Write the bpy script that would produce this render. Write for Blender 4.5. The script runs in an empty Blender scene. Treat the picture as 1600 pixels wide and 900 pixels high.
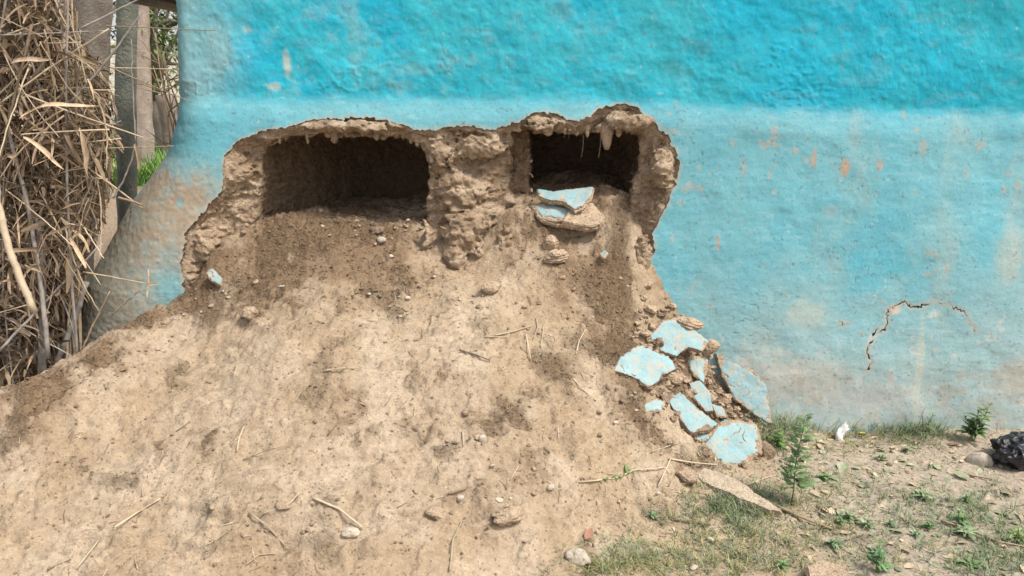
import bpy, bmesh, math, random, time
import numpy as np
from mathutils import Vector, Matrix
T0 = time.time()
random.seed(7); RNG = np.random.default_rng(7)
S = bpy.context.scene
COL = S.collection
# ------------------------------------------------------------------ camera, sky, sun, exposure
CAMZ = 1.45; PITCH = math.radians(15.0); FPX = 1200.0
cam = bpy.data.cameras.new('camera'); camo = bpy.data.objects.new('camera', cam); COL.objects.link(camo)
cam.sensor_width = 36.0; cam.lens = 36.0*FPX/1600.0; cam.clip_start = .02; cam.clip_end = 500
camo.location = (0, 0, CAMZ); camo.rotation_euler = (math.radians(90)-PITCH, 0, 0)
S.camera = camo
S.render.resolution_x = 1024; S.render.resolution_y = 576
w = bpy.data.worlds.new('World'); S.world = w; w.use_nodes = True
nt = w.node_tree; nt.nodes.clear()
sky = nt.nodes.new('ShaderNodeTexSky'); sky.sky_type = 'NISHITA'; sky.sun_disc = False
SUN_EL = math.radians(56); SUN_ROT = math.radians(118)
sky.sun_elevation = SUN_EL; sky.sun_rotation = SUN_ROT
sky.air_density = 1.0; sky.dust_density = 6.0; sky.ozone_density = 0.6
bg = nt.nodes.new('ShaderNodeBackground'); bg.inputs[1].default_value = .115
out = nt.nodes.new('ShaderNodeOutputWorld')
mxw = nt.nodes.new('ShaderNodeMix'); mxw.data_type = 'RGBA'; mxw.inputs[0].default_value = .5       # thin bright overcast over the clear sky
mxw.inputs[7].default_value = (6.4, 6.4, 6.4, 1); nt.links.new(sky.outputs[0], mxw.inputs[6]); nt.links.new(mxw.outputs[2], bg.inputs[0]); nt.links.new(bg.outputs[0], out.inputs[0])
sl = bpy.data.lights.new('sun', 'SUN'); sl.energy = 2.5; sl.angle = math.radians(10); sl.color = (1, .93, .84)
so = bpy.data.objects.new('sun', sl); COL.objects.link(so)
sd = Vector((math.sin(SUN_ROT)*math.cos(SUN_EL), math.cos(SUN_ROT)*math.cos(SUN_EL), math.sin(SUN_EL)))
so.rotation_euler = sd.to_track_quat('Z', 'Y').to_euler()
S.view_settings.view_transform = 'Standard'; S.view_settings.look = 'None'
S.view_settings.exposure = 0.72; S.view_settings.gamma = 1.0
S.render.engine = 'CYCLES'

# ------------------------------------------------------------------ numeric helpers
TAB = RNG.random(65536).astype(np.float32)*2-1
def vnoise(P, seed=0):
    P = np.asarray(P, np.float32); I = np.floor(P).astype(np.int64); F = P-I
    F = F*F*F*(F*(F*6-15)+10)
    r = 0
    hx = [(I[..., 0]+d)*73856093 for d in (0, 1)]; hy = [(I[..., 1]+d)*19349663 for d in (0, 1)]
    hz = [(I[..., 2]+d+seed*131)*83492791 for d in (0, 1)]
    for a in (0, 1):
        wa = F[..., 0] if a else 1-F[..., 0]
        for b in (0, 1):
            wb = F[..., 1] if b else 1-F[..., 1]
            for c in (0, 1):
                wc = F[..., 2] if c else 1-F[..., 2]
                h = hx[a] ^ hy[b] ^ hz[c]
                h = (h ^ (h >> 13)) & 65535
                r = r+wa*wb*wc*TAB[h]
    return r
def fbm(P, scale, octv=4, seed=0, gain=.5, ridged=False):
    P = np.asarray(P, np.float32)/scale; r = 0; a = 1; t = 0
    for o in range(octv):
        n = vnoise(P*(2.03**o)+o*17.3, seed+o)
        if ridged: n = 1-2*np.abs(n)
        r = r+a*n; t += a; a *= gain
    return r/t
def sstep(a, b, x):
    t = np.clip((x-a)/(b-a), 0, 1); return t*t*(3-2*t)
def cc(*c): return np.array(c)
def stack3(x, y, z): return np.stack([x, y, z], -1)
cp, sp = math.cos(PITCH), math.sin(PITCH)
def ray(px, py):
    a = (px-800)/FPX; b = (450-py)/FPX
    return np.array([a, cp+b*sp, -sp+b*cp])          # per unit of view depth
def atY(px, py, Y):
    d = ray(px, py); t = Y/d[1]
    return np.array([d[0]*t, Y, CAMZ+d[2]*t])
def srgb(r, g, b):
    c = np.array([r, g, b])/255.
    return np.where(c <= .04045, c/12.92, ((c+.055)/1.055)**2.4)

def mesh_obj(name, V, F, mat=None, parent=None, smooth=True, cols=None, link=True):
    V = np.ascontiguousarray(V, np.float32); me = bpy.data.meshes.new(name)
    if isinstance(F, np.ndarray):
        F = [F]
    if len(F) and isinstance(F[0], np.ndarray):      # list of arrays with equal sized faces
        F = [f for f in F if len(f)]
        loops = np.concatenate([f.ravel() for f in F]).astype(np.int32)
        tot = np.concatenate([np.full(len(f), f.shape[1]) for f in F]).astype(np.int32)
    else:
        loops = np.array([i for f in F for i in f], np.int32); tot = np.array([len(f) for f in F], np.int32)
    st = np.concatenate([[0], np.cumsum(tot)[:-1]]).astype(np.int32)
    me.vertices.add(len(V)); me.vertices.foreach_set('co', V.ravel())
    me.loops.add(len(loops)); me.loops.foreach_set('vertex_index', loops)
    me.polygons.add(len(tot)); me.polygons.foreach_set('loop_start', st); me.polygons.foreach_set('loop_total', tot)
    me.update(calc_edges=True); me.validate()
    me.polygons.foreach_set('use_smooth', np.full(len(me.polygons), smooth))
    if cols is not None:
        a = me.color_attributes.new('tint', 'FLOAT_COLOR', 'POINT')
        c = np.ones((len(V), 4), np.float32); c[:, :np.asarray(cols).shape[1]] = cols; a.data.foreach_set('color', c.ravel())
    if mat: me.materials.append(mat)
    o = bpy.data.objects.new(name, me)
    if link: COL.objects.link(o)
    if parent: o.parent = parent
    return o
def tag(o, label=None, cat=None, group=None, kind=None):
    if label: o['label'] = label
    if cat: o['category'] = cat
    if group: o['group'] = group
    if kind: o['kind'] = kind
    return o
def empty(name, loc=(0, 0, 0), label=None, cat=None, group=None):
    o = bpy.data.objects.new(name, None); COL.objects.link(o); o.location = loc
    o.empty_display_size = .05
    return tag(o, label, cat, group)
# ------------------------------------------------------------------ materials
def newmat(name, rough=.9, spec=.2):
    m = bpy.data.materials.new(name); m.use_nodes = True; t = m.node_tree; t.nodes.clear()
    b = t.nodes.new('ShaderNodeBsdfPrincipled'); o = t.nodes.new('ShaderNodeOutputMaterial')
    b.inputs['Roughness'].default_value = rough; b.inputs['Specular IOR Level'].default_value = spec
    t.links.new(b.outputs[0], o.inputs[0]); return m, t, b
def N(t, kind, **kw):
    n = t.nodes.new('ShaderNode'+kind)
    for k, v in kw.items():
        if k in n.inputs: n.inputs[k].default_value = v
        else: setattr(n, k, v)
    return n
def noise(t, vec, scale, detail=5, rough=.55, lac=2.0):
    n = N(t, 'TexNoise'); n.inputs['Scale'].default_value = scale; n.inputs['Detail'].default_value = detail
    n.inputs['Roughness'].default_value = rough; t.links.new(vec, n.inputs['Vector']); return n.outputs['Fac']
def ramp(t, fac, stops):
    r = t.nodes.new('ShaderNodeValToRGB'); e = r.color_ramp.elements
    while len(e) < len(stops): e.new(.5)
    for i, (p, c) in enumerate(stops):
        e[i].position = p; e[i].color = (*c, 1) if len(c) == 3 else c
    t.links.new(fac, r.inputs[0]); return r.outputs[0]
def mul(t, a, b, blend='MULTIPLY', fac=1.0):
    m = t.nodes.new('ShaderNodeMix'); m.data_type = 'RGBA'; m.blend_type = blend; m.inputs[0].default_value = fac
    for s, v in ((m.inputs[6], a), (m.inputs[7], b)):
        if hasattr(v, 'links'): t.links.new(v, s)
        else: s.default_value = (*v, 1)
    return m.outputs[2]
def bump(t, h, dist, strength=1.0, normal=None):
    b = t.nodes.new('ShaderNodeBump'); b.inputs['Distance'].default_value = dist; b.inputs['Strength'].default_value = strength
    t.links.new(h, b.inputs['Height'])
    if normal: t.links.new(normal, b.inputs['Normal'])
    return b.outputs[0]
def coords(t, obj=True):
    return t.nodes.new('ShaderNodeTexCoord').outputs['Object'] if obj else t.nodes.new('ShaderNodeNewGeometry').outputs['Position']
G = lambda v: (v, v, v)
def earth_mat(name, attr=True, base=(.36, .27, .19), crumb=.5, b1=.006, speck=True):
    m, t, b = newmat(name, .95, .1); v = coords(t, False)
    if attr:
        a = N(t, 'Attribute'); a.attribute_name = 'tint'; c = a.outputs['Color']
    else:
        c = ramp(t, noise(t, v, 9, 4), [(.3, tuple(x*.8 for x in base)), (.7, tuple(min(1, x*1.18) for x in base))])
    c = mul(t, c, ramp(t, noise(t, v, 40, 6, .62), [(.3, G(.82)), (.5, G(1)), (.72, G(1.12))]))
    c = mul(t, c, ramp(t, noise(t, v, 240, 3, .6), [(.3, G(.84)), (.5, G(1)), (.7, G(1.12))]))
    if speck:      # chaff and grit
        vo = N(t, 'TexVoronoi'); vo.inputs['Scale'].default_value = 160; t.links.new(v, vo.inputs['Vector'])
        sepc = t.nodes.new('ShaderNodeSeparateColor'); t.links.new(vo.outputs['Color'], sepc.inputs[0])
        c = mul(t, c, ramp(t, sepc.outputs[0], [(0, G(.55)), (.05, G(.8)), (.12, G(1)), (.92, G(1)), (.97, (1.14, 1.12, 1.1))]))
    t.links.new(c, b.inputs['Base Color'])
    if attr:
        rg = N(t, 'Math'); rg.operation = 'MULTIPLY_ADD'; rg.inputs[1].default_value = .8; rg.inputs[2].default_value = .2; t.links.new(a.outputs['Alpha'], rg.inputs[0]); rgh = rg.outputs[0]
    else: rgh = None
    def bmp(t, h, dist, strength=1.0, normal=None):
        if rgh is not None and dist > .001 or (rgh is not None and dist < 0):
            q = N(t, 'Math'); q.operation = 'MULTIPLY'; t.links.new(h, q.inputs[0]); t.links.new(rgh, q.inputs[1]); h = q.outputs[0]
        return bump(t, h, dist, strength, normal)
    n1 = bmp(t, noise(t, v, 30, 8, .68), b1*4)
    vo2 = N(t, 'TexVoronoi'); vo2.inputs['Scale'].default_value = 95; t.links.new(v, vo2.inputs['Vector'])
    n2 = bmp(t, vo2.outputs['Distance'], -.004*crumb*2, 1, n1)
    n3 = bmp(t, noise(t, v, 330, 4, .7), .0022, 1, n2)
    t.links.new(n3, b.inputs['Normal']); return m
M_GROUND = earth_mat('soil', True, b1=.0085)
M_MUD = earth_mat('mud', True, b1=.010)
M_CLOD = earth_mat('clod_mud', False, (.48, .37, .265), .6, .005)
M_CLODD = earth_mat('dark_clod_mud', False, (.32, .24, .17), .6, .005)
M_STONE = earth_mat('pale_stone', False, (.52, .455, .375), .2, .002)
M_PALE = earth_mat('pale_mud', False, (.56, .46, .35), .3, .006, False)
def paint_mat(name, attr=True, base=(.2, .45, .52), rough=.8):
    m, t, b = newmat(name, rough, .25); v = coords(t, False)
    if attr:
        a = N(t, 'Attribute'); a.attribute_name = 'tint'; c = a.outputs['Color']
    else:
        c = ramp(t, noise(t, v, 14, 5), [(.3, tuple(x*.86 for x in base)), (.7, tuple(min(1, x*1.12) for x in base))])
    c = mul(t, c, ramp(t, noise(t, v, 120, 5, .7), [(.28, G(.86)), (.5, G(1)), (.72, G(1.1))]))
    # scuffed pits that lost their paint, and grit
    vo = N(t, 'TexVoronoi'); vo.inputs['Scale'].default_value = 120; t.links.new(v, vo.inputs['Vector'])
    sepc = t.nodes.new('ShaderNodeSeparateColor'); t.links.new(vo.outputs['Color'], sepc.inputs[0])
    pit = ramp(t, sepc.outputs[0], [(0, G(1)), (.018, G(.5)), (.03, G(0))])
    c = mul(t, c, mul(t, pit, (.10, .12, .12), 'MULTIPLY'), 'MIX', 0)
    mx = t.nodes.new('ShaderNodeMix'); mx.data_type = 'RGBA'; t.links.new(pit, mx.inputs[0]); t.links.new(c, mx.inputs[6])
    mx.inputs[7].default_value = (.16, .20, .20, 1) ; 
    dd = N(t, 'Math'); dd.operation = 'MULTIPLY'; dd.inputs[1].default_value = .55; t.links.new(pit, dd.inputs[0]); t.links.new(dd.outputs[0], mx.inputs[0])
    t.links.new(mx.outputs[2], b.inputs['Base Color'])
    n0 = bump(t, noise(t, v, 11, 4, .5), .003)
    n1 = bump(t, noise(t, v, 34, 6, .5), .0019, 1, n0)
    n2 = bump(t, noise(t, v, 240, 5, .7), .0008, 1, n1)
    t.links.new(n2, b.inputs['Normal']); return m
M_PAINT = paint_mat('blue_limewash')
def dusty(m):       # earth dust and scuffs lying on fallen chunks
    t = m.node_tree; b = [n for n in t.nodes if n.type == 'BSDF_PRINCIPLED'][0]; v = coords(t, False); src = b.inputs['Base Color'].links[0].from_socket
    f = ramp(t, noise(t, v, 26, 7, .72), [(.46, G(0)), (.54, G(.4)), (.66, G(.85))]); mx = t.nodes.new('ShaderNodeMix'); mx.data_type = 'RGBA'
    t.links.new(f, mx.inputs[0]); t.links.new(src, mx.inputs[6]); mx.inputs[7].default_value = (.42, .36, .28, 1); t.links.new(mx.outputs[2], b.inputs['Base Color']); return m
M_PAINTC = paint_mat('blue_limewash_chunk', False, (.24, .39, .425))
M_PAINTD = paint_mat('worn_blue_limewash', False, (.26, .36, .37))
M_PAINTT = paint_mat('teal_limewash', False, (.10, .33, .37))
def fibre_mat(name, c1, c2, rough=.75, attr=False, bumpd=.001, sc=40, trans=0):
    m, t, b = newmat(name, rough, .25); v = coords(t, False)
    c = ramp(t, noise(t, v, sc, 5, .6), [(.3, c1), (.7, c2)])
    if attr:
        a = N(t, 'Attribute'); a.attribute_name = 'tint'; c = mul(t, c, a.outputs['Color'])
    oi = N(t, 'ObjectInfo')
    c = mul(t, c, ramp(t, oi.outputs['Random'], [(0, G(.7)), (1, G(1.2))]))
    t.links.new(c, b.inputs['Base Color'])
    t.links.new(bump(t, noise(t, v, sc*6, 4, .6), bumpd), b.inputs['Normal'])
    return m
M_STRAW = fibre_mat('straw', (.38, .31, .21), (.56, .48, .35))
M_STICK = fibre_mat('dark_twig', (.16, .12, .08), (.30, .23, .16))
M_CANE = fibre_mat('dry_cane', (.30, .225, .145), (.50, .40, .285))
M_CANEP = fibre_mat('pale_cane', (.48, .40, .28), (.66, .56, .42))
M_CANEG = fibre_mat('grey_cane', (.24, .22, .20), (.40, .37, .34))
M_DLEAF = fibre_mat('dry_leaf', (.37, .28, .19), (.57, .455, .33), attr=True)
M_GREEN = fibre_mat('grass_blade', (.10, .15, .055), (.19, .25, .10), attr=True)
M_WEED = fibre_mat('weed_leaf', (.085, .15, .05), (.15, .24, .09), attr=True)
M_WOOD = fibre_mat('grey_wood', (.19, .165, .14), (.32, .28, .24), bumpd=.006, sc=14)
M_BARKG = fibre_mat('green_grey_bark', (.15, .17, .145), (.30, .32, .27), bumpd=.01, sc=10)
M_BARKB = fibre_mat('brown_bark', (.22, .18, .15), (.36, .30, .26), bumpd=.01, sc=12)
M_CREAM = earth_mat('cream_plaster', False, (.82, .75, .64), .2, .004, False)
M_TIN = fibre_mat('dark_roof_edge', (.08, .075, .07), (.14, .13, .12))
M_RED = fibre_mat('rust_leaf', (.22, .11, .075), (.34, .18, .12))
M_YEL = fibre_mat('yellow_leaf', (.62, .50, .10), (.75, .62, .2))
M_PLW = fibre_mat('white_plastic', (.62, .62, .60), (.8, .8, .78), .45)
m, t, b = newmat('black_plastic', .28, .5); M_BAG = m
v = coords(t, False); b.inputs['Base Color'].default_value = (.018, .018, .024, 1)
vb_ = N(t, 'TexVoronoi'); vb_.feature = 'SMOOTH_F1'; vb_.inputs['Scale'].default_value = 38; t.links.new(v, vb_.inputs['Vector']); t.links.new(bump(t, vb_.outputs['Distance'], .03, 1, bump(t, noise(t, v, 25, 5, .6), .014)), b.inputs['Normal'])

# ------------------------------------------------------------------ wall shape
ZL_T = ([-2, .3, .8, 1.3, 3], [1.385, 1.385, 1.36, 1.335, 1.335])
XL_T = ([0, .354, .6, .75, .95, 1.036, 1.148, 1.28, 1.39, 1.53, 2.2], [-2.03, -1.97, -1.90, -1.79, -1.66, -1.58, -1.484, -1.41, -1.37, -1.36, -1.35])
def wall_y(x, z):
    zl = np.interp(x, *ZL_T)+.006*np.sin(np.asarray(x)*9)+.004*np.sin(np.asarray(x)*23)
    low = 3.205-.145*np.clip((zl-z)/zl, 0, 1.2)
    left = sstep(-1.0, -1.9, np.asarray(x))*.10*sstep(1.3, .5, z)
    up = sstep(zl-.10, zl+.03, z)*.017
    return low-left+up+.012*np.sin(np.asarray(x)*2.1+z*1.3)
def wall_pt(px, py, off=0.):
    Y = 3.15
    for _ in range(12):
        p = atY(px, py, Y); Y = .5*Y+.5*float(wall_y(p[0], p[2])+off)
    return atY(px, py, Y)
def wpoly(pts, off=0.):
    return np.array([wall_pt(a, b, off)[[0, 2]] for a, b in pts])
HOLE = [(296, 700), (292, 520), (290, 465), (284, 420), (285, 400), (290, 370), (301, 350), (315, 335), (325, 320), (345, 300), (350, 275), (350, 245), (365, 225),
        (385, 212), (420, 203), (455, 198), (475, 188), (520, 184), (560, 183), (600, 188), (625, 196), (650, 204), (690, 200), (725, 197),
        (750, 200), (775, 203), (790, 197), (810, 190), (830, 180), (850, 175), (870, 180), (885, 190), (905, 190), (925, 182), (932, 172),
        (950, 165), (975, 163), (995, 168), (1012, 185), (1030, 200), (1047, 215), (1051, 225), (1056, 235), (1063, 255), (1058, 285),
        (1050, 300), (1047, 320), (1035, 335), (1029, 345), (1020, 360), (1023, 385), (1018, 405), (1005, 420), (992, 435), (988, 450),
        (1003, 462), (1011, 470), (1003, 480), (1020, 491), (1034, 500), (1050, 530), (1085, 560), (1110, 585), (1140, 630), (1165, 700)]
OPEN_L = [(400, 250), (410, 230), (430, 219), (455, 213), (480, 217), (500, 213), (530, 216), (560, 213), (590, 216), (625, 218), (652, 223), (664, 238),
          (672, 268), (668, 300), (663, 325), (668, 352), (640, 470), (420, 470), (370, 400), (385, 330), (398, 290)]
OPEN_R = [(828, 213), (850, 207), (900, 209), (940, 207), (980, 206), (1000, 211), (1003, 235), (1002, 262), (992, 287), (985, 320), (975, 470), (850, 470), (838, 350), (827, 290)]
JAMB = [(800, 206), (832, 206), (832, 330), (806, 320), (797, 290)]
def poly_sdf(x, z, P, soft=0):
    """positive inside"""
    x = np.asarray(x, np.float32); z = np.asarray(z, np.float32); d = np.full(x.shape, 1e9, np.float32); ins = np.zeros(x.shape, bool)
    n = len(P)
    for i in range(n):
        ax, az = P[i]; bx, bz = P[(i+1) % n]; ex, ez = bx-ax, bz-az
        tt = np.clip(((x-ax)*ex+(z-az)*ez)/(ex*ex+ez*ez+1e-12), 0, 1)
        d = np.minimum(d, (x-ax-tt*ex)**2+(z-az-tt*ez)**2)
        c = ((az > z) != (bz > z))
        if abs(ez) > 1e-9: ins ^= c & (x < ex*(z-az)/ez+ax)
    d = np.sqrt(d); return np.where(ins, d, -d)
P_HOLE = wpoly(HOLE); P_OL = wpoly(OPEN_L, .05); P_OR = wpoly(OPEN_R, .05); P_J = wpoly(JAMB, .04)
CRACKS = [([(1357, 580), (1361, 566), (1354, 552), (1356, 540), (1365, 532), (1364, 524), (1372, 515)], .0040),
          ([(1372, 522), (1380, 516), (1388, 505), (1384, 497), (1388, 484), (1398, 480), (1407, 474), (1413, 470), (1421, 478), (1428, 481), (1440, 479), (1452, 476)], .0034),
          ([(1456, 470), (1466, 472), (1480, 477), (1493, 482), (1503, 486), (1510, 494), (1514, 503), (1524, 517)], .0020),
          ([(1128, 556), (1136, 568), (1150, 573), (1165, 584), (1178, 586), (1192, 600)], .0018),
          ([(1252, 600), (1246, 590), (1247, 580)], .0012), ([(1310, 500), (1316, 506), (1322, 507)], .0012)]
def line_d(x, z, pts):
    d = np.full(x.shape, 1e9, np.float32)
    for (ax, az), (bx, bz) in zip(pts[:-1], pts[1:]):
        ex, ez = bx-ax, bz-az
        tt = np.clip(((x-ax)*ex+(z-az)*ez)/(ex*ex+ez*ez+1e-12), 0, 1)
        d = np.minimum(d, (x-ax-tt*ex)**2+(z-az-tt*ez)**2)
    return np.sqrt(d)

# ------------------------------------------------------------------ ground / mound height
def A(px, py, Y): return atY(px, py, Y)
CT = [A(290, 465, 3.10), A(400, 430, 3.05), A(440, 360, 3.16), A(560, 356, 3.22), A(650, 360, 3.2), A(440, 344, 3.4), A(560, 342, 3.42), A(640, 346, 3.4), A(450, 322, 3.8), A(560, 324, 3.8), A(640, 328, 3.8), A(480, 310, 4.2), A(600, 312, 4.2),
      A(450, 430, 2.98), A(450, 520, 2.68), A(450, 620, 2.42), A(450, 720, 2.21), A(450, 820, 2.05), A(450, 900, 1.95),
      A(620, 470, 2.85), A(620, 420, 3.0), A(620, 560, 2.58), A(620, 660, 2.35), A(620, 780, 2.13),
      A(800, 430, 3.0), A(800, 520, 2.72), A(800, 620, 2.47), A(800, 720, 2.26), A(800, 820, 2.10), A(800, 900, 1.97),
      A(900, 500, 2.88), A(900, 600, 2.58), A(920, 700, 2.36), A(1000, 520, 2.93), A(1000, 600, 2.70), A(1000, 700, 2.47), A(1000, 800, 2.3), A(1000, 900, 2.01),
      A(1055, 515, 3.03), A(1060, 600, 2.88), A(1100, 620, 2.98), A(1150, 690, 2.88), A(1080, 690, 2.72), A(1080, 560, 3.05), A(1190, 660, 3.03),
      A(150, 560, 2.68), A(150, 650, 2.42), A(150, 750, 2.22), A(150, 850, 2.03), A(300, 520, 2.85), A(300, 620, 2.5), A(300, 720, 2.26), A(300, 850, 2.01),
      A(0, 632, 2.42), A(0, 720, 2.25), A(0, 850, 2.02), A(100, 572, 2.62), A(170, 524, 2.82), A(230, 485, 2.98),
      A(880, 405, 3.06), A(920, 345, 3.2), A(985, 318, 3.3), A(920, 302, 3.42), A(860, 284, 3.75), A(960, 282, 3.75), A(870, 272, 4.15), A(970, 270, 4.15), A(860, 306, 3.4), A(800, 325, 3.2), A(780, 385, 3.1), A(820, 360, 3.14), A(1000, 385, 3.13), A(1005, 440, 3.12), A(720, 445, 2.98), A(720, 410, 3.1), A(330, 400, 3.1), A(310, 440, 3.08), A(370, 360, 3.18)]
CT += [q for q in [(-2.0, 1.8, .06), (-2.3, 2.2, .22), (-2.0, 2.55, .30), (-2.05, 2.85, .08), (-1.85, 3.05, .14), (-1.7, 3.3, .16), (-2.6, 2.6, .06), (-2.6, 3.3, .05), (-1.9, 3.6, .1),
       (1.25, 2.95, 0), (1.25, 2.6, 0), (1.0, 2.4, .01), (1.3, 2.1, 0), (1.8, 3.0, 0), (2.5, 3.1, 0), (2.4, 2.4, 0), (2.3, 1.6, 0), (1.2, 1.5, 0), (0, 1.45, -.01), (-1.2, 1.45, 0), (-2.5, 1.4, 0), (.9, 2.72, .05), (2.6, 3.6, 0), (1.6, 3.5, 0), (1.2, 3.5, .0)]]
CT = np.array([tuple(q) for q in CT])
def mq(r2): return np.sqrt(r2+.05**2)
K = mq(((CT[:, None, :2]-CT[None, :, :2])**2).sum(-1)); n_ = len(CT)
Aa = np.zeros((n_+1, n_+1)); Aa[:n_, :n_] = K-np.eye(n_)*.012
Aa[:n_, n_] = 1; Aa[n_, :n_] = 1
wts = np.linalg.solve(Aa, np.concatenate([CT[:, 2], [0]]))
def H0(x, y):
    x = np.asarray(x, float); y = np.asarray(y, float); r = np.full(x.shape, wts[-1])
    for i in range(n_): r = r+wts[i]*mq((x-CT[i, 0])**2+(y-CT[i, 1])**2)
    return r
DX = .0055
gx = np.arange(-2.55, 2.45, DX); gy = np.arange(1.30, 4.30, DX)
GX, GY = np.meshgrid(gx, gy, indexing='ij')
HB = H0(GX, GY)
HB = np.maximum(HB, -.03)
# loose soil mask from spots seen in the photograph: (px, py, Y, radius m, amount)
LOOSE = [(940, 470, 3.0, .16, 1), (960, 560, 2.78, .14, 1), (900, 430, 3.03, .15, .8), (985, 640, 2.6, .12, .5), (1020, 690, 2.55, .12, .7), (330, 450, 3.05, .18, 1), (450, 400, 3.1, .28, 1),
         (560, 400, 3.1, .26, 1), (640, 420, 3.0, .16, .6), (850, 380, 3.1, .2, .5), (420, 450, 2.95, .16, .6), (150, 560, 2.68, .16, .9), (60, 600, 2.5, .16, .9), (230, 500, 2.9, .12, .9), (0, 680, 2.35, .15, .6), (290, 690, 2.33, .13, .25), (130, 720, 2.28, .10, .3),
         (690, 570, 2.55, .15, .25), (720, 640, 2.4, .17, .4), (800, 650, 2.4, .13, .5), (860, 590, 2.6, .1, .5), (700, 690, 2.3, .12, .35), (480, 300, 3.5, .4, .9), (900, 300, 3.5, .35, .9),
         (540, 640, 2.38, .1, .5), (600, 740, 2.2, .09, .4), (800, 760, 2.2, .14, .35), (780, 830, 2.1, .12, .35), (420, 860, 2.0, .12, .35), (1180, 740, 2.75, .1, .7), (1080, 600, 2.95, .16, 1.2), (1120, 680, 2.9, .15, 1.2), (330, 800, 2.1, .1, .3), (640, 330, 3.35, .12, .8), (700, 500, 2.75, .09, .3), (1100, 780, 2.6, .1, .5)]
P2 = stack3(GX, GY, GX*0)
loose = np.zeros_like(GX)
for px, py, Y, r, a in LOOSE:
    q = A(px, py, Y); loose = np.maximum(loose, a*np.exp(-(((GX-q[0])/r)**2+((GY-q[1])/r)**2)*.9))
wn = fbm(P2, .09, 4, 3)
wn2 = fbm(P2*np.array([.8, 1.2, 1]), .04, 4, 6); wn3 = fbm(P2, .014, 2, 7)
loose = np.clip(.5*sstep(.0, .9, loose+.3*wn)+.5*sstep(.32, .72, loose+.40*wn+.50*wn2+.25*wn3), 0, 1)
mnd = sstep(.01, .09, HB)
# trodden / slumped relief running down the slope
wx = GX+.05*fbm(P2, .2, 2, 8); wy = GY+.05*fbm(P2, .2, 2, 9)
ax_ = wx*.985+wy*.17; ay_ = -wx*.17+wy*.985          # slumps run aslant, low on the left
big = fbm(stack3(ax_*.7, ay_*1.2, GX*0+2), .22, 3, 11)
mid = fbm(stack3(ax_*.6, ay_*1.35, GX*0+5), .075, 4, 21)
rid = fbm(stack3(ax_*.45, ay_*1.3, GX*0+9), .10, 3, 31, ridged=True)
fine = fbm(stack3(GX, GY, GX*0+3), .022, 3, 41)
crumbs = np.maximum(0, fbm(stack3(GX, GY, GX*0+7), .016, 2, 51))
scal = fbm(stack3(wx*1.0, wy, GX*0+13), .05, 2, 71)
HN = mnd*(.028*big)+(.35+.65*mnd)*(.0105*mid)-.011*sstep(.45, .9, rid)*mnd+.0035*fine*(.5+loose)+.013*crumbs*loose+.008*np.abs(scal)
# shallow dents (foot and tool marks) and small ledges
for k in range(46):
    cx = RNG.uniform(-1.9, 1.0); cy = RNG.uniform(1.9, 2.9); a = RNG.uniform(0, 3.14); r1 = RNG.uniform(.03, .08); r2 = r1*RNG.uniform(.4, .8)
    u = (GX-cx)*math.cos(a)+(GY-cy)*math.sin(a); v_ = -(GX-cx)*math.sin(a)+(GY-cy)*math.cos(a)
    q = (u/r1)**2+(v_/r2)**2; HN += mnd*(-.010*np.exp(-q*1.3)+.006*np.exp(-(np.sqrt(q)-1.35)**2*6))
# steps across the slope
st = (HB+.03*big+.012*mid)/.055; fr = st-np.floor(st)
HN += .020*mnd*sstep(.1, .6, vnoise(P2/.25, 77)+.2)*(sstep(0, .18, fr)-fr)
# hairline cracks and lifted flakes in the crust, running aslant
dx_, dy_ = (GX*.985+GY*.17)*.8, (-GX*.17+GY*.985)*1.3
cw = fbm(stack3(GX+.03*fbm(P2, .06, 2, 81), GY+.03*fbm(P2, .06, 2, 82), GX*0), .30, 2, 83)
crk = np.abs(fbm(stack3(dx_*.45+.02*cw, dy_, GX*0+4), .055, 2, 84)); cmask = sstep(.0, .35, fbm(P2, .12, 3, 85))
HN -= .012*mnd*cmask*sstep(.055, .0, crk)
flk = fbm(stack3(dx_*.5, dy_, GX*0+8), .04, 3, 86); HN += .013*mnd*(sstep(.08, .13, flk)-sstep(.13, .6, flk))
rub = sstep(.05, .45, fbm(P2, .11, 3, 87)+.5*(loose-.5)); HN += .010*rub*np.maximum(0, fbm(P2, .02, 2, 88)-.05)+.006*rub*fbm(P2, .011, 1, 89)
HG = HB+HN
ROUGH = np.clip(.12+.75*rub+.35*loose, 0, 1)
# slumped ridge along the left shoulder of the mound
LINE = [A(60, 640, 2.40)[:2], A(110, 610, 2.50)[:2], A(165, 585, 2.60)[:2], A(180, 570, 2.66)[:2]]
dl = line_d(GX, GY, LINE); HG += -.03*np.exp(-(dl/.014)**2)+.022*np.exp(-((dl-.045)/.03)**2)
def Hs(x, y):
    fx = np.clip((np.asarray(x)-gx[0])/DX, 0, len(gx)-1.001); fy = np.clip((np.asarray(y)-gy[0])/DX, 0, len(gy)-1.001)
    i = fx.astype(int); j = fy.astype(int); a = fx-i; b_ = fy-j
    return HG[i, j]*(1-a)*(1-b_)+HG[i+1, j]*a*(1-b_)+HG[i, j+1]*(1-a)*b_+HG[i+1, j+1]*a*b_
def Hn(x, y, e=.03):
    n = Vector((-(float(Hs(x+e, y))-float(Hs(x-e, y)))/(2*e), -(float(Hs(x, y+e))-float(Hs(x, y-e)))/(2*e), 1)); return n.normalized()
def hit(px, py):
    d = ray(px, py); t = np.arange(1.4, 4.4, .003); P = d[None]*t[:, None]; z = CAMZ+P[:, 2]
    h = Hs(P[:, 0], P[:, 1]); k = np.argmax(z < h)
    if not (z < h).any(): k = len(t)-1
    return Vector((P[k, 0], P[k, 1], float(h[k])))
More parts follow.
